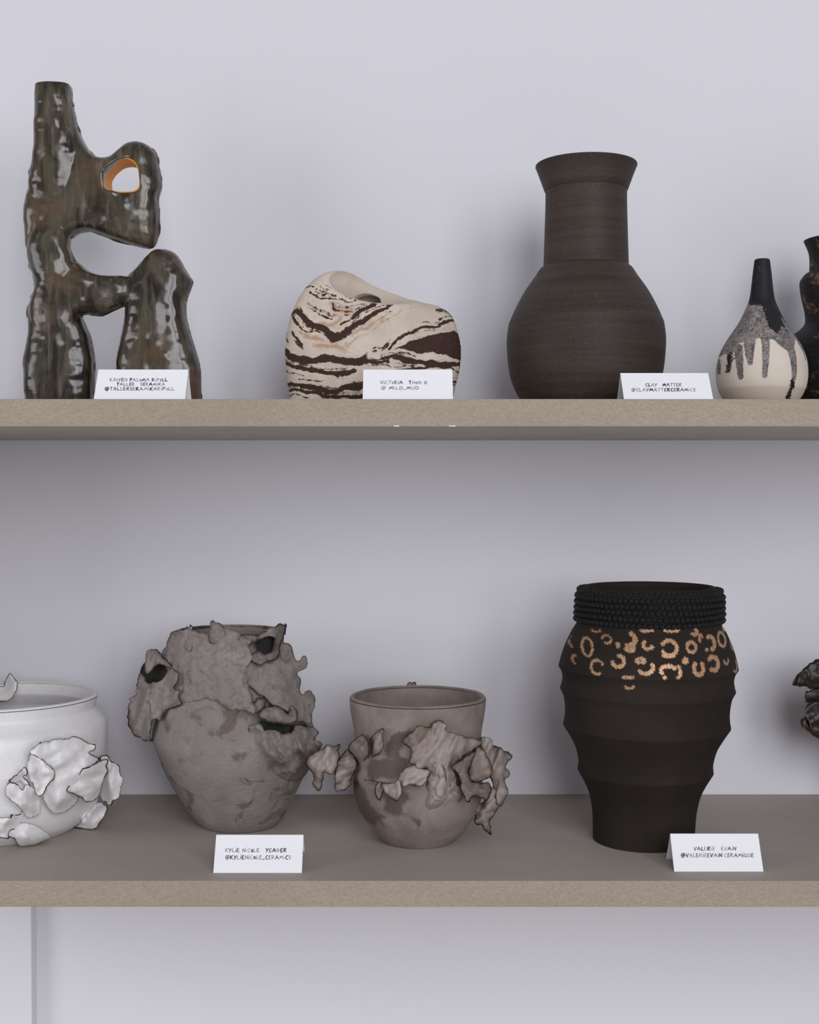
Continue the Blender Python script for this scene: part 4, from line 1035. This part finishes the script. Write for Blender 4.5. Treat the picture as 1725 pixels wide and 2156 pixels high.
def card(name_lines, px0, px1, py_bot, py_low, label, h=0.0328, tdepth=0.0205, yaw=0.0, back_len=0.97):
    """folded tent card: front bottom corners at pixels px0, px1 (at the distance of the shelf point py_bot)"""
    if py_low:
        z0 = Z_LO; Y0 = float(y_on_low(py_bot))
    else:
        z0 = Z_UP; Y0 = py_bot
    xl = (px0 - CX) / F * Y0; xr = (px1 - CX) / F * Y0
    r = root('name_card', ((xl + xr) / 2, Y0 + tdepth, z0), label, 'name card', 'handwritten name cards')
    w = (xr - xl) / 2
    Rz = Matrix.Rotation(yaw, 3, 'Z')
    O = np.array(r.location)
    def L(x, y_, z): return O + np.array(Rz @ Vector((x, y_ - tdepth, z)))
    th = 0.00035
    def panel(nm, y_a, z_a, y_b, z_b):
        d = np.array([y_b - y_a, z_b - z_a]); n = np.array([d[1], -d[0]]); n = n / np.linalg.norm(n) * th
        vs = []
        for sx in (-w, w):
            vs += [L(sx, y_a, z_a), L(sx, y_b, z_b), L(sx, y_b + n[0], z_b + n[1]), L(sx, y_a + n[0], z_a + n[1])]
        return mesh_obj(nm, vs, [(0, 1, 2, 3), (7, 6, 5, 4), (0, 4, 5, 1), (1, 5, 6, 2), (2, 6, 7, 3), (3, 7, 4, 0)], PAPER, r, smooth=False)
    panel('front_panel', 0, 0.0002, tdepth, h)
    panel('back_panel', tdepth + 0.0001, h - 0.0002, tdepth + tdepth * back_len, h - h * back_len + 0.0002)
    # ink strokes, laid on the front panel
    A = L(-w, 0, 0); Bx = L(w, 0, 0); Tp = L(-w, tdepth, h)
    nrm = np.cross(Bx - A, Tp - A); nrm /= np.linalg.norm(nrm)
    if nrm[1] > 0: nrm = -nrm
    def hit(px, py):
        d = at(px, py, 1.0) - np.array([0, 0, CAMZ]); c0 = np.array([0, 0, CAMZ])
        tt = ((A - c0) @ nrm) / (d @ nrm)
        return c0 + d * np.asarray(tt)[..., None] + nrm * 0.00012
    VV, FF = [], []
    rnd = random.Random(hash(label) % 1000 if False else sum(map(ord, label)))
    for text, x0, x1, yb, cap in name_lines:
        tot = sum(FONT[c][0] + .2 for c in text) - .2
        sc = (x1 - x0) / tot; cx = x0
        for c in text:
            wd, strokes = FONT[c]
            wgt = rnd.choice((0.42, 0.5, 0.62, 0.8))
            dy = rnd.uniform(-.35, .35); sl = rnd.uniform(-.04, .1)
            for st in strokes:
                s = np.array(st, float)
                s = catmull(s, 4) if len(s) > 4 else s
                P_ = np.stack([cx + (s[:, 0] + sl * s[:, 1]) * sc, yb + dy - s[:, 1] * cap], -1)
                for i in range(len(P_) - 1):
                    d = P_[i + 1] - P_[i]; ln = np.hypot(*d)
                    if ln < 1e-6: continue
                    n = np.array([-d[1], d[0]]) / ln * wgt; e_ = d / ln * wgt * 0.5
                    q = np.array([P_[i] - e_ - n, P_[i + 1] + e_ - n, P_[i + 1] + e_ + n, P_[i] - e_ + n])
                    b = len(VV)
                    VV.extend(hit(q[:, 0], q[:, 1]).tolist()); FF.append((b, b + 1, b + 2, b + 3))
            cx += (wd + .2) * sc
    o = mesh_obj('handwriting', VV, FF, INK, r, smooth=False); o['label'] = 'black handwritten lettering'
    return r
card([('KAIYEN~PALOMA~RiPOLL', 231.5, 352.5, 803, 6.6), ('TALLER~ SERAMiKA', 246, 347, 812, 6.0), ('@TALLERSERAMiKARiPOLL', 221, 366.5, 822, 6.6)], 198, 390, 1.272, False, 'folded white card in front of the glossy sculpture, three lines of handwriting')
card([('ViCTORiA~ THON~G', 801.5, 899.5, 808.5, 6.4), ('@~MiLD_MUD', 802.5, 882, 820, 6.4)], 764, 954, 1.272, False, 'folded white card in front of the marbled pebble vase')
card([('CLAY~ MATTER', 1360, 1435, 813.5, 6.4), ('@CLAYMATTERCERAMiCS', 1330, 1464, 824, 6.4)], 1314, 1502, 1.275, False, 'folded white card in front of the tall speckled vase', h=0.0298, tdepth=0.0235)
card([('KYLiE~NiCOLE ~YEAGER', 474.5, 603, 1794, 7.6), ('@KYLiENiCOLE_CERAMiCS', 474.5, 612, 1809, 7.8)], 447, 634.5, 1838.3, True, 'folded white card in front of the smoky grey ruffled vase', back_len=0.62)
card([('VALERiE~ EVAiN', 1461.5, 1550.5, 1790.5, 7.4), ('@VALERiEEVAiN.CERAMiQUE', 1434.5, 1587, 1804.5, 7.6)], 1423, 1612, 1835.5, True, 'folded white card by the foot of the beaded vase')
